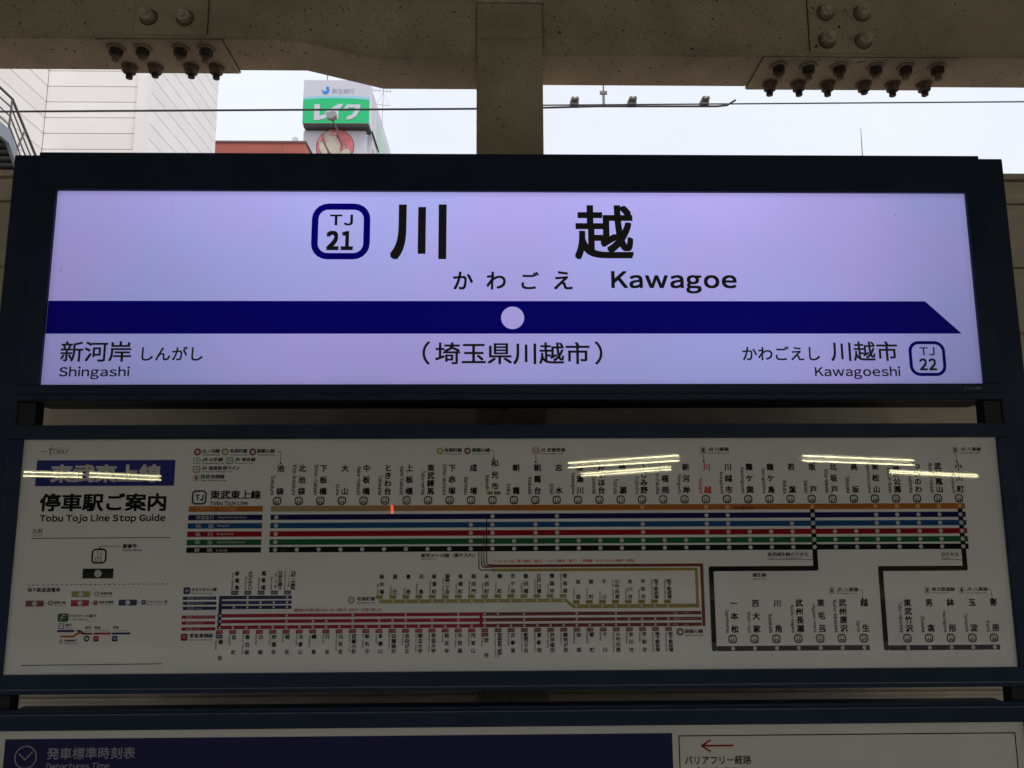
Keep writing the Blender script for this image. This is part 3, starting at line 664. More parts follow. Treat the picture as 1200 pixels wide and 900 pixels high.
g = PR(); g.rect(xvb-1.9*pxm, xvb+1.9*pxm, zt3-hw, ztop_b+1.7*pxm, BRN, 1); g.rect(xloop0, xvb-1.9*pxm, ztop_b-1.6*pxm, ztop_b+1.7*pxm, BRN); g.build('route_line', S2)
for pts, m in (([(561.3, 646), (561.3, 668), (576.5, 668)], BLK), ([(564.2, 646), (564.4, 664.8), (576.5, 664.8)], BLK), ([(567, 627), (567, 663.3), (576.5, 663.3)], RED), ([(570.2, 608), (570.3, 662), (576.5, 662)], NVY)):
    g = PR(); P2 = [A(*p) for p in pts]; x0_, z0_ = P2[0]; x1_, z1_ = P2[1]; rr2 = 3.2*pxm; arc = [(x1_+rr2-rr2*math.cos(rad(a)), z1_+rr2-rr2*math.sin(rad(a))) for a in range(0, 91, 15)]
    g.line([(x0_, z0_)]+arc+[(P2[2][0], z1_)], 1.15*pxm, m, 2); g.build('route_line', S2)
MM = [('新高島', 'Shin-takashima'), ('みなとみらい', 'Minatomirai'), ('馬車道', 'Bashamichi'), ('日本大通り', 'Nihon-odori'), ('元町・中華街', 'Motomachi-Chukagai')]
za, zb = A(300, 672)[1], A(300, 688.6)[1]; em5 = 5.4*pxm
def sbadge(x, z, m, txt, tm=PWH):
    g = PR(); g.rect(x-4.0*pxm, x+4.0*pxm, z-2.2*pxm, z+2.2*pxm, m); g.text(txt, (x-3.1*pxm, x+3.1*pxm, z-1.2*pxm, z+1.2*pxm, 0), tm, .0, 1); g.build('number_badge', S2)
for i, (nm, ro) in enumerate(MM, 1):
    dx = 2.2 if i < 4 else 6
    station(nm, ro, CX(i)+dx*pxm, za, zb, em5, BLK, CX(i)+(dx-5 if i < 4 else -3.5)*pxm, 2.5*pxm, wt=.04, cpx=1.35)
    sbadge(CX(i), A(300, 694.6)[1], NVY, 'MM%02d' % (i+1), PWH)
g = PR()
for x_, s_ in ((CX(4)+1*pxm, '〈県庁・大さん橋〉'), (CX(5)+1*pxm, '〈山下公園〉')):
    for j, ch in enumerate(s_): g.char(ch, x_, A(300, 671)[1]-j*(18.5/(len(s_)-1))*pxm, 2.9*pxm, BLK, .01)
g.build('station_note', S2)
YU = [('新木場', 'Shin-kiba'), ('辰巳', 'Tatsumi'), ('豊洲', 'Toyosu'), ('月島', 'Tsukishima'), ('新富町', 'Shintomicho'), ('銀座一丁目', 'Ginza-itchome'), ('有楽町', 'Yurakucho'), ('桜田門', 'Sakuradamon'), ('永田町', 'Nagatacho'), ('麹町', 'Kojimachi'), ('市ケ谷', 'Ichigaya'), ('飯田橋', 'Iidabashi'), ('江戸川橋', 'Edogawabashi'), ('護国寺', 'Gokokuji'), ('東池袋', 'Higashi-ikebukuro'), ('池袋', 'Ikebukuro'), ('要町', 'Kanamecho'), ('千川', 'Senkawa'), ('小竹向原', 'Kotake-mukaihara'), ('氷川台', 'Hikawadai'), ('平和台', 'Heiwadai'), ('地下鉄赤塚', 'Chikatetsu-akatsuka'), ('地下鉄成増', 'Chikatetsu-narimasu')]
for j, (nm, ro) in enumerate(YU):
    i = 12+j; zl_ = zy1 if j < 15 else zy2
    station(nm, ro, CX(i)+2.2*pxm, zl_+27.6*pxm, zl_+10.6*pxm, em5, BLK, CX(i)-2.4*pxm, 2.5*pxm, wt=.04, cpx=1.35)
    sbadge(CX(i)-.2*pxm, zl_+5.0*pxm, OCH, 'Y%02d' % (24-j), BLK)
TY = [('横浜', 'Yokohama'), ('反町', 'Tammachi'), ('東白楽', 'Higashi-hakuraku'), ('白楽', 'Hakuraku'), ('妙蓮寺', 'Myorenji'), ('菊名', 'Kikuna'), ('大倉山', 'Okurayama'), ('綱島', 'Tsunashima'), ('日吉', 'Hiyoshi'), ('元住吉', 'Motosumiyoshi'), ('武蔵小杉', 'Musashi-kosugi'), ('新丸子', 'Shin-maruko'), ('多摩川', 'Tamagawa'), ('田園調布', 'Den-en-chofu'), ('自由が丘', 'Jiyugaoka'), ('都立大学', 'Toritsu-daigaku'), ('学芸大学', 'Gakugei-daigaku'), ('祐天寺', 'Yutenji'), ('中目黒', 'Naka-meguro'), ('代官山', 'Daikanyama'), ('渋谷', 'Shibuya'), ('明治神宮前〈原宿〉', "Meiji-jingumae 'Harajuku'"), ('北参道', 'Kita-sando'), ('新宿三丁目', 'Shinjuku-sanchome'), ('東新宿', 'Higashi-shinjuku'), ('西早稲田', 'Nishi-waseda'), ('雑司が谷', 'Zoshigaya')]+YU[15:]
for i, (nm, ro) in enumerate(TY):
    off = {0: 6.0, 20: 5.0}.get(i, 0); ex = 5 if i == 21 else off
    z0 = zt3-10.8*pxm-(5.2*pxm if i in (0, 20) else 0); z1 = zt3-27.6*pxm-ex*pxm
    station(nm, ro, CX(i)+1.9*pxm, z0, z1, em5, BLK, CX(i)-3.0*pxm, 2.5*pxm, up=False, wt=.04, cpx=1.42)
    tyc = i < 20; zb_ = zt3-5.1*pxm
    sbadge(CX(i), zb_, CRI if tyc else BRN, ('TY%02d' % (21-i)) if tyc else 'F%02d' % (36-i))
    if i == 0: sbadge(CX(i), zb_-4.9*pxm, NVY, 'MM01')
    if i == 20: sbadge(CX(i), zb_-4.9*pxm, CRI, 'TY01')
# captions of the lower diagram
sqicon((215, 688.3, 223, 696.2), NVY, 'MM', NVY, PWH); cap('みなとみらい線', (224.6, 688.4, 254, 693), 'Minatomirai Line', (224.6, 694.4, 249, 696.2))
sqicon((211.8, 742.7, 219.8, 751), CRI, 'TY', CRI, PWH); cap('東急東横線', (222, 742.4, 249.6, 747.4), 'Tokyu Toyoko Line', (222, 749, 249, 751))
ringicon(411.7, 703.2, 4.1, OCH, 'Y'); cap('有楽町線', (418.2, 699.2, 439.8, 704.2), 'Yurakucho Line', (418.2, 705.4, 439.8, 707.2))
ringicon(797, 740.4, 4.3, BRN, 'F'); cap('副都心線', (802.6, 737.2, 823.9, 742.1), 'Fukutoshin Line', (802.6, 743.4, 823.9, 745.2))
cap('東京メトロ線（乗り入れ）', (493.2, 648.4, 556.5, 653.2), 'Tokyo Metro', (493.2, 654.2, 511, 656.2))
cap('Ｆライナーは、東上線内「急行」・メトロ線内「急行」・東横線・みなとみらい線内「特急」', (579, 655.2, 744, 658.9), None, None, TXR, .02)
cap('通勤特急は平日朝夕運行のほか、日吉・武蔵小杉・自由が丘・中目黒に停車します', (344.5, 712.8, 448, 716.6), None, None, CRI, .02)
cap('東武越生線のりかえ', (899.2, 647.1, 947.2, 651.8), 'Transfer to Tobu Ogose Line', (899.2, 653, 940.5, 655), BLK, .025)
leader([(899, 655.7), (957, 655.7)], False)
cap('越生線', (881.8, 671.4, 898, 676.1), 'Ogose Line', (881.8, 677.4, 898, 679.4)); cap('のりかえ', (1103, 647.1, 1123.5, 651.8), 'Transfer', (1103, 653, 1114, 654.8), BLK, .025)
leader([(1103, 655.5), (1133, 655.5)], False)
for (y0, m, y_list, lab) in ((0, NVY, (701, 706.9, 712.8), (('特急', 'Limited Express'), ('急行', 'Express'), ('各停', 'Local'))), (1, CRI, (723.2, 730, 737), (('特急', 'Limited Express'), ('急行', 'Express'), ('各停', 'Local')))):
    for yy, (ja, en) in zip(y_list, lab):
        g = PR(); x0, x1, z0, z1 = g.bbox((214.3 if y0 == 0 else 212.8, yy-1.9, 253.5 if y0 == 0 else 252.3, yy+1.9)); g.rect(x0, x1, z0, z1, m)
        g.text(ja, (x0+5*pxm, x0+12.5*pxm, z0+.5*pxm, z1-.5*pxm, 0), PWH, .0, 1); g.text(en, (x0+14*pxm, x0+(14+len(en)*1.45)*pxm, z0+.9*pxm, z1-.9*pxm, 0), PWH, 0, 1); g.build('line_legend', S2)
for zc, ja, en in ((zt1, '急行', 'Express'), (zt2_, '通勤急行', 'Commuter Express'), (zt3, '各停', 'Local')):
    g = PR(); x0 = A(789, 725)[0]; g.text(ja, (x0, x0+len(ja)*2.8*pxm, zc-1.2*pxm, zc+1.2*pxm, 0), PWH, 0, 2); g.text(en, (x0+12*pxm, x0+(12+len(en)*1.1)*pxm, zc-.8*pxm, zc+.8*pxm, 0), PWH, 0, 2); g.build('line_legend', S2)

# --- the two branch lines
def branch(P, names, num0, dot0, dot1, yrow, k26):
    (xt, ztop) = A(*P['tr']); xl_ = (A(*P['tl'])[0]+A(*P['bl'])[0])/2; zb_ = A(*P['br'])[1]; xr2 = A(*P['br'])[0]; t = 5.7*pxm
    g = PR(); xv = SX(k26)
    rq = 2.2*pxm
    g.rrect(xl_-t/2, xv+2.9*pxm, ztop-t/2, ztop+t/2, rq, 0, BLK, BLK); g.rrect(xl_-t/2, xl_+t/2, zb_-t/2, ztop+t/2, rq, 0, BLK, BLK, 1)
    g.rect(xl_+t/2, xr2, zb_-t/2, zb_+t/2, BLK)
    ln = g.build('route_line', S2)
    a, b_ = A(*dot0)[0], A(*dot1)[0]; g = PR()
    for i in range(len(names)): g.disc(a+(b_-a)*i/(len(names)-1), zb_, 2.3*pxm, PWH, 2, 16)
    g.build('stop_dots', ln)
    for i, (nm, ro) in enumerate(names):
        x = a+(b_-a)*i/(len(names)-1)
        station(nm, ro, x+3.2*pxm, zb_+50.3*pxm, zb_+21.6*pxm, 8.8*pxm, BLK, x-5.6*pxm, 5*pxm, cpx=2.6)
        small_badge(x, zb_+10.4*pxm, 4.9*pxm, '%02d' % (num0+i))
branch(dict(tr=(900, 666.2), tl=(832.6, 672), bl=(837.5, 750), br=(1019.3, 758.8)), [('一本松', 'Ippommatsu'), ('西大家', 'Nishi-oya'), ('川角', 'Kawakado'), ('武州長瀬', 'Bushu-nagase'), ('東毛呂', 'Higashi-moro'), ('武州唐沢', 'Bushu-karasawa'), ('越生', 'Ogose')], 41, (859, 759), (1013, 758.7), 0, 26)
branch(dict(tr=(1080, 666), tl=(1031.5, 672), bl=(1038.5, 750), br=(1172, 758.2)), [('東武竹沢', 'Tobu-takezawa'), ('男衾', 'Obusuma'), ('鉢形', 'Hachigata'), ('玉淀', 'Tamayodo'), ('寄居', 'Yorii')], 34, (1064.2, 758.4), (1165.8, 758), 0, 33)

# --- left block: title and key
g = PR(); g.text('TOBU', (57, 526.6, 79.5, 532), BLK, .0, slant=.25); g.line([A(48.5, 529.3), A(56, 529)], .5*pxm, BLK); g.line([A(60.5, 520.5), A(58.5, 534.5)], .5*pxm, BLK); g.line([A(57, 526), A(72, 524.6)], .5*pxm, BLK); g.build('company_mark', S2)
g = PR(); x0, x1, z0, z1 = g.bbox((42.3, 539.2, 204.8, 569.4)); g.rect(x0, x1, z0, z1, PBN); tb = g.build('title_banner', S2)
g = PR(); g.text('東武東上線', (59.4, 544.2, 188.8, 565.5), PWH, .035, 1, res=4); g.build('title_lettering', tb)
g = PR(); g.text('停車駅ご案内', (46.4, 578, 194.8, 599.2), BLK, .03, res=4); g.text('Tobu Tojo Line Stop Guide', (46.4, 602.8, 193.8, 613.2), BLK, .034, res=4); g.build('title_lettering', S2)
g = PR(); g.text('凡例', (37.6, 619.6, 49.5, 625.8), BLK, .01); g.text('Legend', (37.4, 626.6, 49, 629), BLK, 0); g.line([A(36.7, 631), A(199.5, 629.8)], .8*pxm, BLK); g.build('key_heading', S2)
g = PR(); badge(g, (107.2, 642.8, 125, 660.6), 1.9*pxm, BLK, None, 'TJ', (113, 646.2, 119.8, 650.4), '01', (111.5, 652.2, 120.5, 658), BLK, wt=(0, .008)); g.poly([A(115.5, 643.3), A(118.8, 643.3), A(117.2, 641)], BLK); g.build('number_badge', S2)
leader([(117.3, 641.5), (117.3, 640.3), (142.5, 640)], False); cap('駅番号', (144, 637.4, 160.3, 642.5), 'Station Number', (144, 643.5, 166.8, 645.8))
def key(b, m, r_=2.8):
    g = PR(); x0, x1, z0, z1 = g.bbox(b); g.rect(x0, x1, z0, z1, m); kk = g.build('key_box', S2); g = PR(); g.disc((x0+x1)/2, (z0+z1)/2, r_*pxm, PWH, 1); g.build('white_dot', kk)
key((96.8, 666.3, 132.9, 678), BLK, 4.2); key((83.9, 692.9, 105.6, 699.9), OCH); key((29.9, 703.7, 51.3, 710.7), BRN); key((82.9, 703.2, 104.3, 710.3), CRI); key((139, 702.7, 160.5, 709.6), NVY)
g = PR()
for i in range(30):
    if i % 1 == 0: x_ = 32+i*5.6; g.line([A(x_, 685.9-.06*i/1), A(x_+2.9, 685.9-.06*i)], .8*pxm, BLK)
g.build('dashed_line', S2)
cap('地下鉄直通電車', (32, 688.8, 70.6, 693.9), None, None)
for x0, y, m, ch, ja, w_, en in ((51.3, 706.8, BRN, 'F', '副都心線', 14, 'Fukutoshin Line'), (104.3, 706.3, CRI, 'TY', '東急東横線', 17, 'Tokyu Toyoko Line'), (105.6, 696.2, OCH, 'Y', '有楽町線', 14, 'Yurakucho Line'), (160.5, 705.8, NVY, 'MM', 'みなとみらい線', 24, 'Minatomirai Line')):
    leader([(x0+.4, y), (x0+4.8, y)], False)
    if ch in 'FY': ringicon(x0+7.8, y, 2.8, m, ch)
    else: sqicon((x0+5.2, y-2.7, x0+10.6, y+2.7), m, ch, m, PWH)
    cap(ja, (x0+11.8, y-2.4, x0+11.8+w_, y+.8), en, (x0+11.8, y+1.6, x0+11.8+w_, y+2.9))
g = PR(); x0, x1, z0, z1 = g.bbox((67.6, 718.9, 80.3, 728.7)); g.rrect(x0, x1, z0, z1, 2*pxm, 0, GRN, GRN); g.text('F', (70.4, 720.6, 77.8, 727.3), PWH, .0, 1, slant=.3); g.build('service_emblem', S2)
cap('Fライナーの運行', (81.9, 720.1, 113, 723.6), 'F Liner Service', (81.9, 724.9, 102.5, 726.9))
small_badge(*A(71.7, 733.8), 3.4*pxm, '', .8) if 0 else sqicon((68.3, 730.6, 75.2, 737), BLK, 'TJ')
cap('急行', (77, 730.8, 84.5, 734), 'Express', (77, 735.4, 85, 736.8))
g = PR()
for b, m in (((67, 738.2, 87, 740.8), NVY), ((98, 741.5, 108, 743.8), BRN), ((109.5, 741.3, 129.9, 743.7), CRI), ((131.1, 741.2, 152.8, 743.6), NVY), ((70.4, 744.8, 86, 747.2), ORG)): g.prect(b, m)
g.poly([A(86, 747.2), A(93.5, 742.6), A(91.5, 740.6), A(85, 744.9)], ORG); g.poly([A(88.5, 738.2), A(94, 738.2), A(99, 741.5), A(98, 743.8), A(93, 742.2)], BRN); g.build('service_diagram', S2)
ringicon(101.6, 748.4, 3.3, BLK, 'F'); sqicon((109.2, 745.2, 115.8, 751.8), CRI, 'TY', CRI, PWH); sqicon((131.2, 745.2, 137.8, 751.8), NVY, 'MM', NVY, PWH)
cap('急行', (99.6, 733.9, 107, 737), 'Express', (99.6, 738.6, 107.5, 740)); cap('特急', (110.5, 733.9, 118, 737), 'Limited Express', (110, 738.5, 128, 740)); cap('特急', (132.2, 733.6, 139.4, 736.8), 'Limited Express', (132, 738.4, 150, 739.8)); cap('快速急行', (75.5, 749.2, 90.4, 752.2), 'Rapid Express', (75.5, 753.2, 91, 755)); train((69.3, 748.8, 73.6, 754.4), ORG)
g = PR(); g.line([A(24.4, 779.8), A(189.7, 777.9)], .9*pxm, BLK); g.build('rule_line', S2)

# ------------------------------------------------------------------ timetable board
S3 = thing('timetable_board', 'white framed timetable board with a navy header and a red arrow, lowest board', 'notice board', (.065, 2.79, .35))
z1o, z1i = at(600, 831.5, D2).z, at(600, 850.5, D2).z
frame(S3, ox0, ox1, .35, z1o, at(2, 862, D2).x-.012, at(1199.5, 852, D2).x, .40, z1i, D2-.014, D2+.0135)
g = MB(); g.box(-1.58, 1.70, D2+.014, D2+.13, .35, z1o-.004, NAVY); g.build('housing', S3)
g = MB(); g.box(ox0+.01, ox1-.01, D2-.006, D2+.012, z1o+.0005, z1o+.012, NAVY); g.build('top_ledge', S3, bevel=.002)
g = MB(); g.box(ox0, ox1, D2-.0155, D2-.0142, z1o-.003, z1o-.0003, EHL); g.build('edge_highlight', S3)  # painted highlight strip along the top rail
g = Print(D2, 0); g.rect(at(2, 862, D2).x-.011, at(1199.5, 852, D2).x, .401, z1i, mat('notice_white', (.78, .75, .65), **GLS, noise=.03, nscale=3)); g.build('notice_panel', S3)
g = PR(); xh0, xh1, zh = A(5, 880)[0], A(788.3, 880)[0], A(400, 862.6)[1]; g.rect(xh0, xh1, .62, zh, ink('header_navy', (.014, .015, .085))); hd = g.build('header_panel', S3)
GT = ink('header_grey', (.36, .35, .36))
g = PR(); cx_, cz_ = A(30, 887.6); g.ring(cx_, cz_, 12.3*pxm, 1.2*pxm, GT, 1, 40); g.line([A(22.5, 883.5), A(29.3, 890.5), A(38, 881.3)], 1.2*pxm, GT, 1); g.build('clock_symbol', hd)
g = PR(); g.text('発車標準時刻表', (55.2, 875.8, 158.5, 889.6), GT, .008, 1, res=4); g.text('Departures Time', (54.5, 893.6, 128.3, 904.2), GT, .012, 1, res=4); g.build('header_lettering', hd)
g = PR(); x0, x1 = A(795.5, 880)[0], (A(1189.5, 857.5)[0]+A(1193.5, 895)[0])/2; zt_ = (A(800, 861.8)[1]+A(1189, 857.8)[1])/2; t_ = 1.3*pxm
g.rect(x0, x1, zt_-t_, zt_, BLK); g.rect(x0, x0+t_, .62, zt_-t_, BLK); g.rect(x1-t_, x1, .62, zt_-t_, BLK); g.build('border_line', S3)
g = PR(); g.line([A(823, 873.9), A(859.7, 873.6)], 2.2*pxm, RED); g.line([A(832, 867.6), A(822.4, 873.9), A(832, 880.3)], 2.0*pxm, RED, 1); g.build('arrow', S3)
words('notice_lettering', S3, D2, [('バリアフリー経路', (802.5, 885.4, 880.3, 895.7), BLK, .02), ('Barrier-free Route', (817.3, 898.2, 863.7, 903.2), BLK, .006)])

# ------------------------------------------------------------------ overhead wires
WM = mat('wire_metal', (.05, .045, .045), .5, .3)
YC = 6.5
def wire(name, pts, r_, label, cat='wire'):
    g = MB()
    P2 = [at(px, py, YC) if len(t_) == 2 else Vector(t_) for t_ in pts for px, py in [t_[:2]]]
    for a, b_ in zip(P2, P2[1:]): g.rod(a, b_, r_, WM, 8)
    o = g.build(name); return tag(o, label, cat, 'overhead line wires over the track')
a, b_ = at(0, 130.8, YC), at(600, 127.2, YC); c_ = at(840, 124.6, YC)
far = a+(a-b_)*2
g = MB(); 
for p, q in ((far, a), (a, b_), (b_, at(700, 124.6, YC)), (at(700, 124.6, YC), c_), (c_, at(852, 123.4, YC)), (at(852, 123.4, YC), at(862, 117.2, YC))): g.rod(p, q, .0085, WM, 8)
o = tag(g.build('contact_wire'), 'thicker dark overhead wire ending in an upturned tip', 'wire', 'overhead line wires over the track')
YC2 = 6.53
a, b_ = at(610, 123.5, YC2), at(1200, 119.2, YC2)
g = MB(); g.rod(a, b_+(b_-a)*2, .006, WM, 8); tag(g.build('contact_wire'), 'thinner dark overhead wire running on past the upturned tip to the right', 'wire', 'overhead line wires over the track')
CM = mat('clamp_metal', (.22, .21, .19), .45, .5)
for px, py, w_ in ((673, 119.5, 'nearest the column'), (740.5, 119, 'in the middle, just right of the thin hanger'), (825.5, 118.8, 'nearest the upturned wire tip')):
    c = at(px, py, YC); r = thing('wire_clamp', 'small pale bolted wire clamp, '+w_, 'clamp', c, 'bolted clamps on the overhead wires')
    g = MB(); g.box(c.x-.038, c.x+.038, YC-.02, YC+.045, c.z-.034, c.z+.006, CM); g.build('jaw', r, bevel=.006)
    for dx in (-.014, .020):
        g = MB(); g.rod((c.x+dx, YC-.02, c.z+.008), (c.x+dx, YC-.045, c.z+.008), .018, CM, 10); g.rod((c.x+dx, YC-.045, c.z+.008), (c.x+dx, YC-.06, c.z+.008), .012, CM, 8); g.build('bolt', r)
a, b_ = at(707.5, 122.5, YC), at(707, 60, YC)
r = thing('wire_hanger', 'short pale hanger rising from the overhead wire beside the column', 'hanger', a)
g = MB(); g.rod(a, (a.x, YC, a.z+.10), .011, CM, 8); g.rod((a.x, YC, a.z+.10), (a.x, YC, a.z+1.0), .006, WM, 6); g.build('rod', r)
g = MB(); g.box(a.x-.03, a.x+.03, YC-.012, YC+.012, a.z+.095, a.z+.12, CM); g.build('clip', r)

# ------------------------------------------------------------------ white panelled building, left
PAN = [mat('wall_panel_%d' % i, c, .55, noise=.03, nscale=.6) for i, c in enumerate(((.92, .885, .855), (.895, .86, .83), (.93, .90, .87)))]
JNT = mat('panel_joint', (.30, .28, .27), .8)
YB1 = 31.0
xB0, xB1, xP1 = at(54, 120, YB1).x, at(160.5, 120, YB1).x, at(171, 120, YB1).x
zs = [at(100, y_, YB1).z for y_ in (83.2, 101.3, 119.8, 138, 156.4, 174.9)]; dp = (zs[0]-zs[-1])/5
def build_levels(z0): return [zs[0]+dp*i for i in range(12, -9, -1)]
lev = build_levels(0)
yC = xP1/((at_x(255, 120, xP1).x)/at_x(255, 120, xP1).y); yC = at_x(255, 120, xP1).y
r = thing('panelled_building', 'tall cream-white building clad in long horizontal panels, left of the sky', 'building', (-18, 33, -1.5))
ztop, zbot = lev[0], lev[-1]
g = MB(); g.box(xB0-12, xP1-.05, YB1+.06, yC, -1.49, ztop+.02, JNT); g.box(xB0-12, xB0-.06, 8, YB1+.055, -1.49, ztop+.02, JNT); g.build('core', r)
for i, (t_, b_) in enumerate(zip(lev, lev[1:])):
    g = MB(); g.box(xB0+.02, xB1, YB1, YB1+.059, b_+.015, t_-.015, PAN[i % 3]); g.build('panel', r)
    n_ = 1
    g = MB(); g.box(xP1-.049, xP1, YB1+.35, yC, b_+.015, t_-.015, PAN[(i+1) % 3]); g.build('panel', r)
    for y0, y1 in ((8, 18.4), (18.43, YB1)):
        g = MB(); g.box(xB0-.059, xB0, y0, y1, b_+.015, t_-.015, PAN[(i+2) % 3]); g.build('panel', r)
g = MB(); g.box(xB1+.03, xP1+.05, YB1-.12, YB1+.33, zbot, ztop, PAN[0]); g.build('corner_pilaster', r)

# ------------------------------------------------------------------ escape stair in front of it
XS = -8.0
SM = mat('stair_steel', (.26, .29, .33), .5, .2, noise=.1); SD = mat('stair_dark', (.07, .075, .075), .6, noise=.2, nscale=3); RL = mat('rail_steel', (.12, .11, .12), .5, .3)
def sx(px, py, X=XS): return at_x(px, py, X)
p0, p1, p2 = sx(-30, 74), sx(14.5, 116), sx(42, 183)
pl = p1.z
r = thing('escape_stair', 'blue-grey steel stair with thin railings against the white building', 'stair', (XS-.6, p1.y, -1.5))
lo = p1.z-sx(9.5, 159).z
st0, st1, st2 = sx(-40, 113), sx(9.5, 157), sx(24, 200)
def ext(a, b_, k): return a+(b_-a)*k
e2 = ext(st1, st2, 2.2)
g = MB()
for a, b_ in ((st0, st1), (st1, e2)):
    h_ = .16
    for dx in (0, -1.3):
        vs = [(XS+dx+ddx, p.y, p.z+dz) for p in (a, b_) for ddx, dz in ((-.03, -h_), (.03, -h_), (.03, h_*.4), (-.03, h_*.4))]
        g.add(vs, [(0, 1, 2, 3), (7, 6, 5, 4), (0, 4, 5, 1), (1, 5, 6, 2), (2, 6, 7, 3), (3, 7, 4, 0)], SM)
g.build('stringer', r)
n = 12
for i in range(n):
    c = st1.lerp(e2, i/n); g = MB(); g.box(XS-1.27, XS-.031, c.y-.16, c.y+.16, c.z-.03, c.z+.01, SD); g.box(XS-1.27, XS-.031, c.y+.13, c.y+.16, c.z-.16, c.z-.031, SD); g.build('tread', r)
g = MB(); g.box(XS-1.27, XS-.031, st0.y, st1.y-.2, st1.z-.05, st1.z, SD); g.build('landing', r)
hr = [0, .3, .55, .8]
e3 = ext(p1, p2, 1.7)
for k in range(4):
    f_ = k/4
    a0, a1, a2 = p0.lerp(st0, f_), p1.lerp(st1, f_), e3.lerp(ext(st1, st2, 1.7), f_)
    g = MB(); r_ = .022 if k == 0 else .012; g.rod(a0, a1, r_, RL, 8); g.rod(a1, a2, r_, RL, 8); g.build('rail', r)
for t_ in (0, .33, .66, 1):
    a, b_ = p1.lerp(e3, t_*.95), st1.lerp(ext(st1, st2, 1.7), t_*.95); g = MB(); g.rod(a, b_, .016, RL, 8); g.build('baluster', r)
a, b_ = sx(-6, 196), sx(17, 218)
g = MB(); g.rod(a, b_, .03, SM, 8); tag(g.build('conduit_pipe'), 'thin grey pipe sloping below the steel stair at the left edge', 'pipe')

# ------------------------------------------------------------------ far buildings beyond the tracks
BRK = mat('red_brick_cladding', (.48, .13, .09), .7, noise=.06, nscale=.5)
Yr = 50.0; q0, q1 = at(247.5, 168, Yr), at(358, 165.5, Yr); q2 = at_x(363.5, 173, q1.x+.05)
r = thing('red_building', 'flat-topped brick-red building low behind the sign beside the green billboard', 'building', ((q0.x+q1.x)/2, Yr, -1.5))
g = MB(); g.box(q0.x, q1.x, Yr, Yr+2.3, -1.49, q1.z-.12, BRK); g.build('wall', r)
g = MB(); g.box(q0.x-.05, q1.x+.08, Yr-.06, Yr+2.35, q1.z-.119, q1.z, mat('coping_dark', (.22, .14, .12), .7)); g.build('coping', r)
g = MB(); g.box(at(331, 170, Yr).x-.02, at(331, 170, Yr).x+.02, Yr-.015, Yr-.0005, -1.4, q1.z-.125, MATS['coping_dark']); g.build('wall_joint', r)
c = at(346, 164, Yr+1); r2 = thing('satellite_dish', 'small pale round dish on the roof edge of the red building', 'dish', (c.x, Yr+1, q1.z))
g = MB(); g.rod((c.x, Yr+1, c.z), (c.x, Yr+1.06, c.z), .22, mat('dish_white', (.7, .7, .72), .5), 20, .16); g.build('bowl', r2)
g = MB(); g.rod((c.x, Yr+1.1, c.z), (c.x, Yr+1.1, q1.z+.002), .03, MATS['dish_white'], 6); g.build('stem', r2)

Yt = 60.0
tx0, tx1 = at(357.5, 120, Yt).x, at(434.5, 120, Yt).x; tz0, tz1 = at(395, 149, Yt).z, at(395, 98.7, Yt).z
yend = at_x(465, 184, tx1).y
TWH = mat('tower_render', (.66, .67, .72), .6, noise=.03, nscale=.4); TGN = mat('tower_green_tint', (.46, .66, .55), .5, noise=.08, nscale=.3)
r = thing('billboard_tower', 'pale tower building carrying the green and white roof billboard', 'building', ((tx0+tx1)/2, Yt+5, -1.5))
wz = at(395, 152.5, Yt).z; wx0 = at(355, 165, Yt).x
yend2 = at_x(465, 184, tx1).y
g = MB(); g.box(wx0, tx1-.35, Yt+.1, yend2, -1.49, wz, TWH); g.build('wall', r)
g = MB(); g.box(tx1-.349, tx1, Yt+1.2, yend2, -1.49, tz1-.1, TWH); g.build('side_screen', r)
g = MB(); g.box(tx1+.001, tx1+.05, Yt+3.4, yend2-.1, -1.0, tz1-1.3, TGN); g.build('green_panel', r)
g = MB(); g.rod((tx1+.06, Yt+.6, tz0-.1), (tx1+.06, Yt+4.2, tz0-.1), .07, NAVY2, 6); g.build('edge_pipe', r)
# round food picture on the wall (plain pink and cream shapes)
PK = mat('picture_pink', (.72, .20, .22), .6, noise=.25, nscale=1.2); CRM = mat('picture_cream', (.66, .62, .50), .6, noise=.18, nscale=1.5); DKR = mat('picture_brown', (.25, .12, .09), .6); PK2 = mat('picture_rose', (.70, .33, .34), .6, noise=.2, nscale=2)
c = at(392.5, 171.5, Yt); R_ = at(415, 171, Yt).x-c.x
def fc(pts, m, name, k, par):
    g = MB(); y = Yt+.1-.03-.012*k; g.add([(c.x+x*R_, y, c.z+z*R_) for x, z in pts], [tuple(range(len(pts)))], m); g.build(name, par)
circ = lambda rr, n=40: [(rr*math.cos(2*math.pi*i/n), rr*math.sin(2*math.pi*i/n)) for i in range(n)]
g = MB(); g.add([(c.x+x*R_, Yt+.07, c.z+z*R_) for x, z in circ(1)], [tuple(range(40))], DKR); pic = g.build('round_picture', r)
fc(circ(.965), PK, 'picture_disc', 1, pic)
def blob(cx, cz, a, b_, rot, n=20, seed=0):
    rg = random.Random(seed); o = []
    for i in range(n):
        t = 2*math.pi*i/n; q = 1+rg.uniform(-.12, .12); x, z = a*math.cos(t)*q, b_*math.sin(t)*q
        X, Z = cx+x*math.cos(rot)-z*math.sin(rot), cz+x*math.sin(rot)+z*math.cos(rot)
        L_ = math.hypot(X, Z)
        if L_ > .95: X, Z = X*.95/L_, Z*.95/L_
        o.append((X, Z))
    return o
fc(blob(-.15, .2, .95, .30, -1.15, seed=2), CRM, 'picture_shape', 2, pic); fc(blob(.38, .25, .62, .22, -1.0, seed=3), PK2, 'picture_shape', 3, pic)
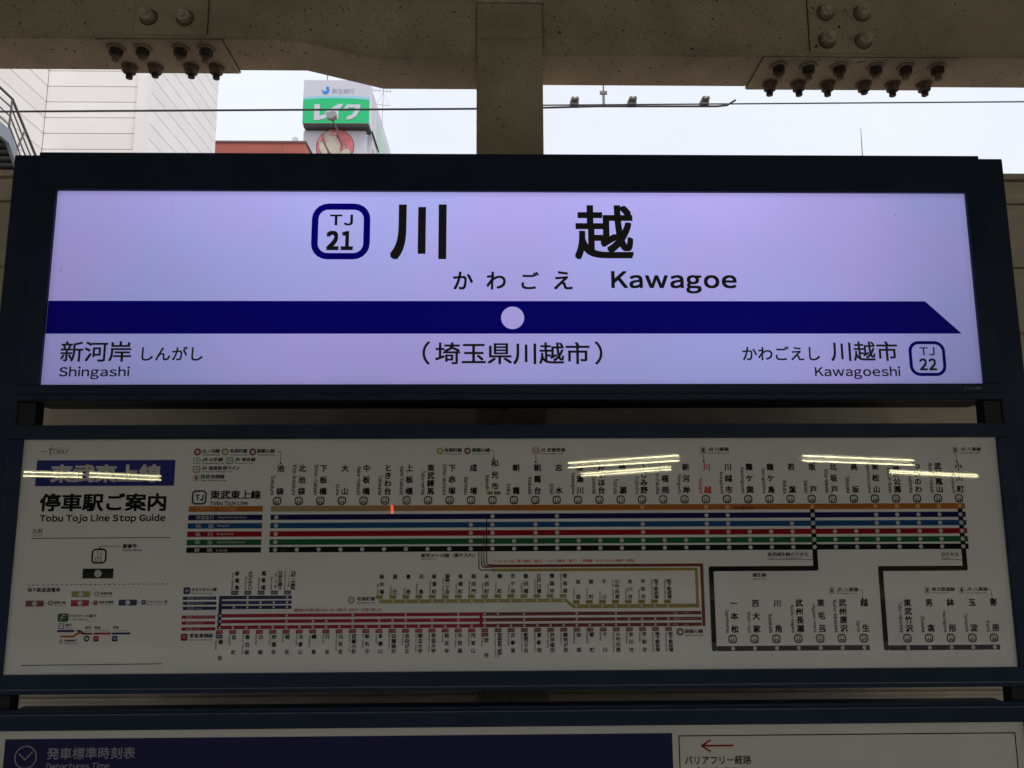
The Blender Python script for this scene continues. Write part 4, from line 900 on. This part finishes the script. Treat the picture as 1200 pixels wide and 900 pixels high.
fc(blob(.45, .3, .45, .10, -1.0, seed=4), PK, 'picture_shape', 4, pic); fc(blob(-.62, -.15, .5, .16, -1.2, seed=5), CRM, 'picture_shape', 5, pic); fc(blob(-.3, -.35, .7, .05, -1.1, seed=6), DKR, 'picture_shape', 6, pic)
fc(blob(.55, -.35, .28, .2, .3, seed=7), CRM, 'picture_shape', 7, pic); fc(blob(-.05, .7, .25, .1, .2, seed=8), PK2, 'picture_shape', 8, pic); fc(blob(-.8, .35, .2, .1, 1.0, seed=9), PK2, 'picture_shape', 9, pic)
# side picture fragment
g = MB(); g.add([(tx1+.052, Yt+1.4, at(438, 163, Yt).z), (tx1+.052, Yt+1.4, at(438, 175, Yt).z), (tx1+.052, Yt+3.6, at(440, 185, Yt).z), (tx1+.052, Yt+3.2, at(440, 172, Yt).z)], [(0, 1, 2, 3)], PK2); g.build('side_picture', r)

BB = thing('roof_billboard', 'green and white billboard box with large white katakana and a small blue emblem', 'billboard', ((tx0+tx1)/2, Yt, wz))
BW = mat('billboard_white', (.68, .68, .76), .4); BG = mat('billboard_green', (.012, .60, .20), .4, noise=.03, nscale=1); BL = mat('billboard_blue', (.03, .28, .80), .4); BT = mat('billboard_lightblue', (.35, .68, .85), .4); BGY = mat('billboard_grey', (.38, .40, .46), .5)
g = MB(); g.box(tx0, tx1, Yt-.6, Yt+1.0, tz0+.01, tz1, BW); g.build('box', BB)
g = MB(); g.box(tx0+.05, tx1-.05, Yt-.5, Yt+.95, tz0-.18, tz0+.009, SD); g.build('under_frame', BB)
for i in range(7):
    x = tx0+.3+(tx1-tx0-.6)*i/6; g = MB(); g.box(x-.04, x+.04, Yt+.15, Yt+.25, wz, tz0-.181, SD); g.build('leg', BB)
g = Print(Yt-.6, 0); g.D = Yt-.6
def Yb(k): return Yt-.6-.012*(k+1)
class BP(Print):
    def Y(s, k): return Yt-.6-.012*(k+1)
DB = Yt-.6
def bz(py): return at(395, py, DB).z
def bx(px): return at(px, 120, DB).x
g = BP(DB); top = []; n = 16
def arc(off): return [(tx0+(tx1-tx0)*i/n, bz(118.5)+((bz(115)-bz(118.5))*math.sin(math.pi*(.15+.7*i/n)))+off) for i in range(n+1)]
g.poly([(tx0, tz0+.02), (tx1, tz0+.02)]+arc(0)[::-1], BG, 1); g.build('green_field', BB)
g = BP(DB); A1, A2 = arc(.0), arc(.22); y = g.Y(0)
g.add([(x, y, z) for x, z in A1]+[(x, y, z) for x, z in A2], [(i, i+1, i+2+n, i+1+n) for i in range(n)], BT); g.build('blue_stripe', BB)
g = BP(DB); k = 2
# レ
g.poly([(bx(368.5), bz(122.5)), (bx(368.5), bz(141)), (bx(375), bz(141)), (bx(375), bz(122.5))], BW, k); g.poly([(bx(368.5), bz(141)), (bx(375), bz(136)), (bx(386.5), bz(132.5)), (bx(388), bz(135.5)), (bx(380), bz(139.7)), (bx(374), bz(141))], BW, k+1)
# イ
g.poly([(bx(381), bz(132)), (bx(396.5), bz(122)), (bx(402.5), bz(122)), (bx(399.5), bz(126.5)), (bx(386), bz(135.5))], BW, k); g.poly([(bx(391.6), bz(140)), (bx(391.6), bz(128)), (bx(397.6), bz(125)), (bx(397), bz(140))], BW, k+1)
# ク
g.poly([(bx(407.5), bz(122.5)), (bx(422.5), bz(122.5)), (bx(422.5), bz(126)), (bx(406.5), bz(126))], BW, k)
g.poly([(bx(402), bz(129)), (bx(407), bz(122.5)), (bx(411.5), bz(122.5)), (bx(406.5), bz(129.6)), (bx(403.5), bz(131))], BW, k+1)
g.poly([(bx(416.5), bz(125)), (bx(422.5), bz(122.5)), (bx(422), bz(130)), (bx(418), bz(136.5)), (bx(412), bz(140)), (bx(406.5), bz(140.6)), (bx(407.5), bz(137)), (bx(413), bz(134.5)), (bx(415.8), bz(130))], BW, k+2)
g.build('katakana_lettering', BB)
g = BP(DB); g.text('新生銀行', (bx(389), bx(415), bz(109.8), bz(104), 0), BGY, .0, 1); g.build('bank_lettering', BB)
g = BP(DB); g.poly([(bx(376.3), bz(104.5)), (bx(379.5), bz(107.3)), (bx(385.6), bz(104.5)), (bx(385.4), bz(108.5)), (bx(381.5), bz(110.8)), (bx(378), bz(109.5))][::-1], BL, 1); g.disc(bx(383.4), bz(103.2), .12, BL, 2, 14); g.poly([(bx(382), bz(102)), (bx(386), bz(105.5)), (bx(382.5), bz(105))][::-1], BT, 1); g.build('emblem', BB)
# floodlight
c0, c1 = at(395.5, 153, Yt-2), at(388.5, 138, Yt-2)
r = thing('billboard_floodlight', 'grey floodlight on a bent arm in front of the green billboard', 'floodlight', c0)
g = MB(); g.rod(c0-Vector((0, 0, .6)), c0, .05, SD, 8); g.rod(c0, c1, .06, SD, 8); g.rod(c0-Vector((0, 0, .3)), (c0.x, Yt+.05, c0.z-.3), .05, SD, 6); g.build('arm', r)
g = MB(); x, z = c1.x, c1.z; g.prism([(x-.38, z+.28), (x-.28, z-.12), (x+.05, z-.22), (x+.40, z+.02), (x+.36, z+.36), (x+.1, z+.40)], Yt-2.3, Yt-1.8, mat('flood_grey', (.33, .32, .33), .5)); g.build('head', r, bevel=.02)
# aerials
AM = mat('aerial_metal', (.30, .30, .32), .5, .3)
a = at(383.5, 98.7, Yt+.5)
g = MB(); g.rod((a.x, Yt+.5, tz1-.005), (a.x, Yt+.5, tz1+1.4), .035, mat('mast_dark', (.12, .11, .11), .6), 6); tag(g.build('mast'), 'thin dark mast standing on top of the green billboard', 'mast')
Ya = 64.0
def L(a_, b_, g, r_=.02): g.rod(at(*a_, Ya), at(*b_, Ya), r_, AM, 5)
p = at(447, 124, Ya)
r = thing('television_aerial', 'faint grey television aerial with cross bars behind the billboard tower', 'aerial', p)
g = MB(); L((449.5, 103), (447.5, 150), g, .022); g.build('pole', r)
g = MB(); L((437, 105.5), (459, 107.5), g); L((440, 122), (457, 124), g)
for x in (438, 441, 445, 450, 454, 458): L((x, 103), (x-1, 109), g, .012)
L((449, 109), (441, 122), g, .012); L((449, 109), (456, 123), g, .012); g.build('elements', r)
a, b_ = at(1008.6, 149.5, 70), at(1011, 190, 70)
g = MB(); g.rod(a, b_, .025, MATS['mast_dark'], 5, .05); tag(g.build('mast'), 'very thin lone mast against the white sky right of the column', 'mast')
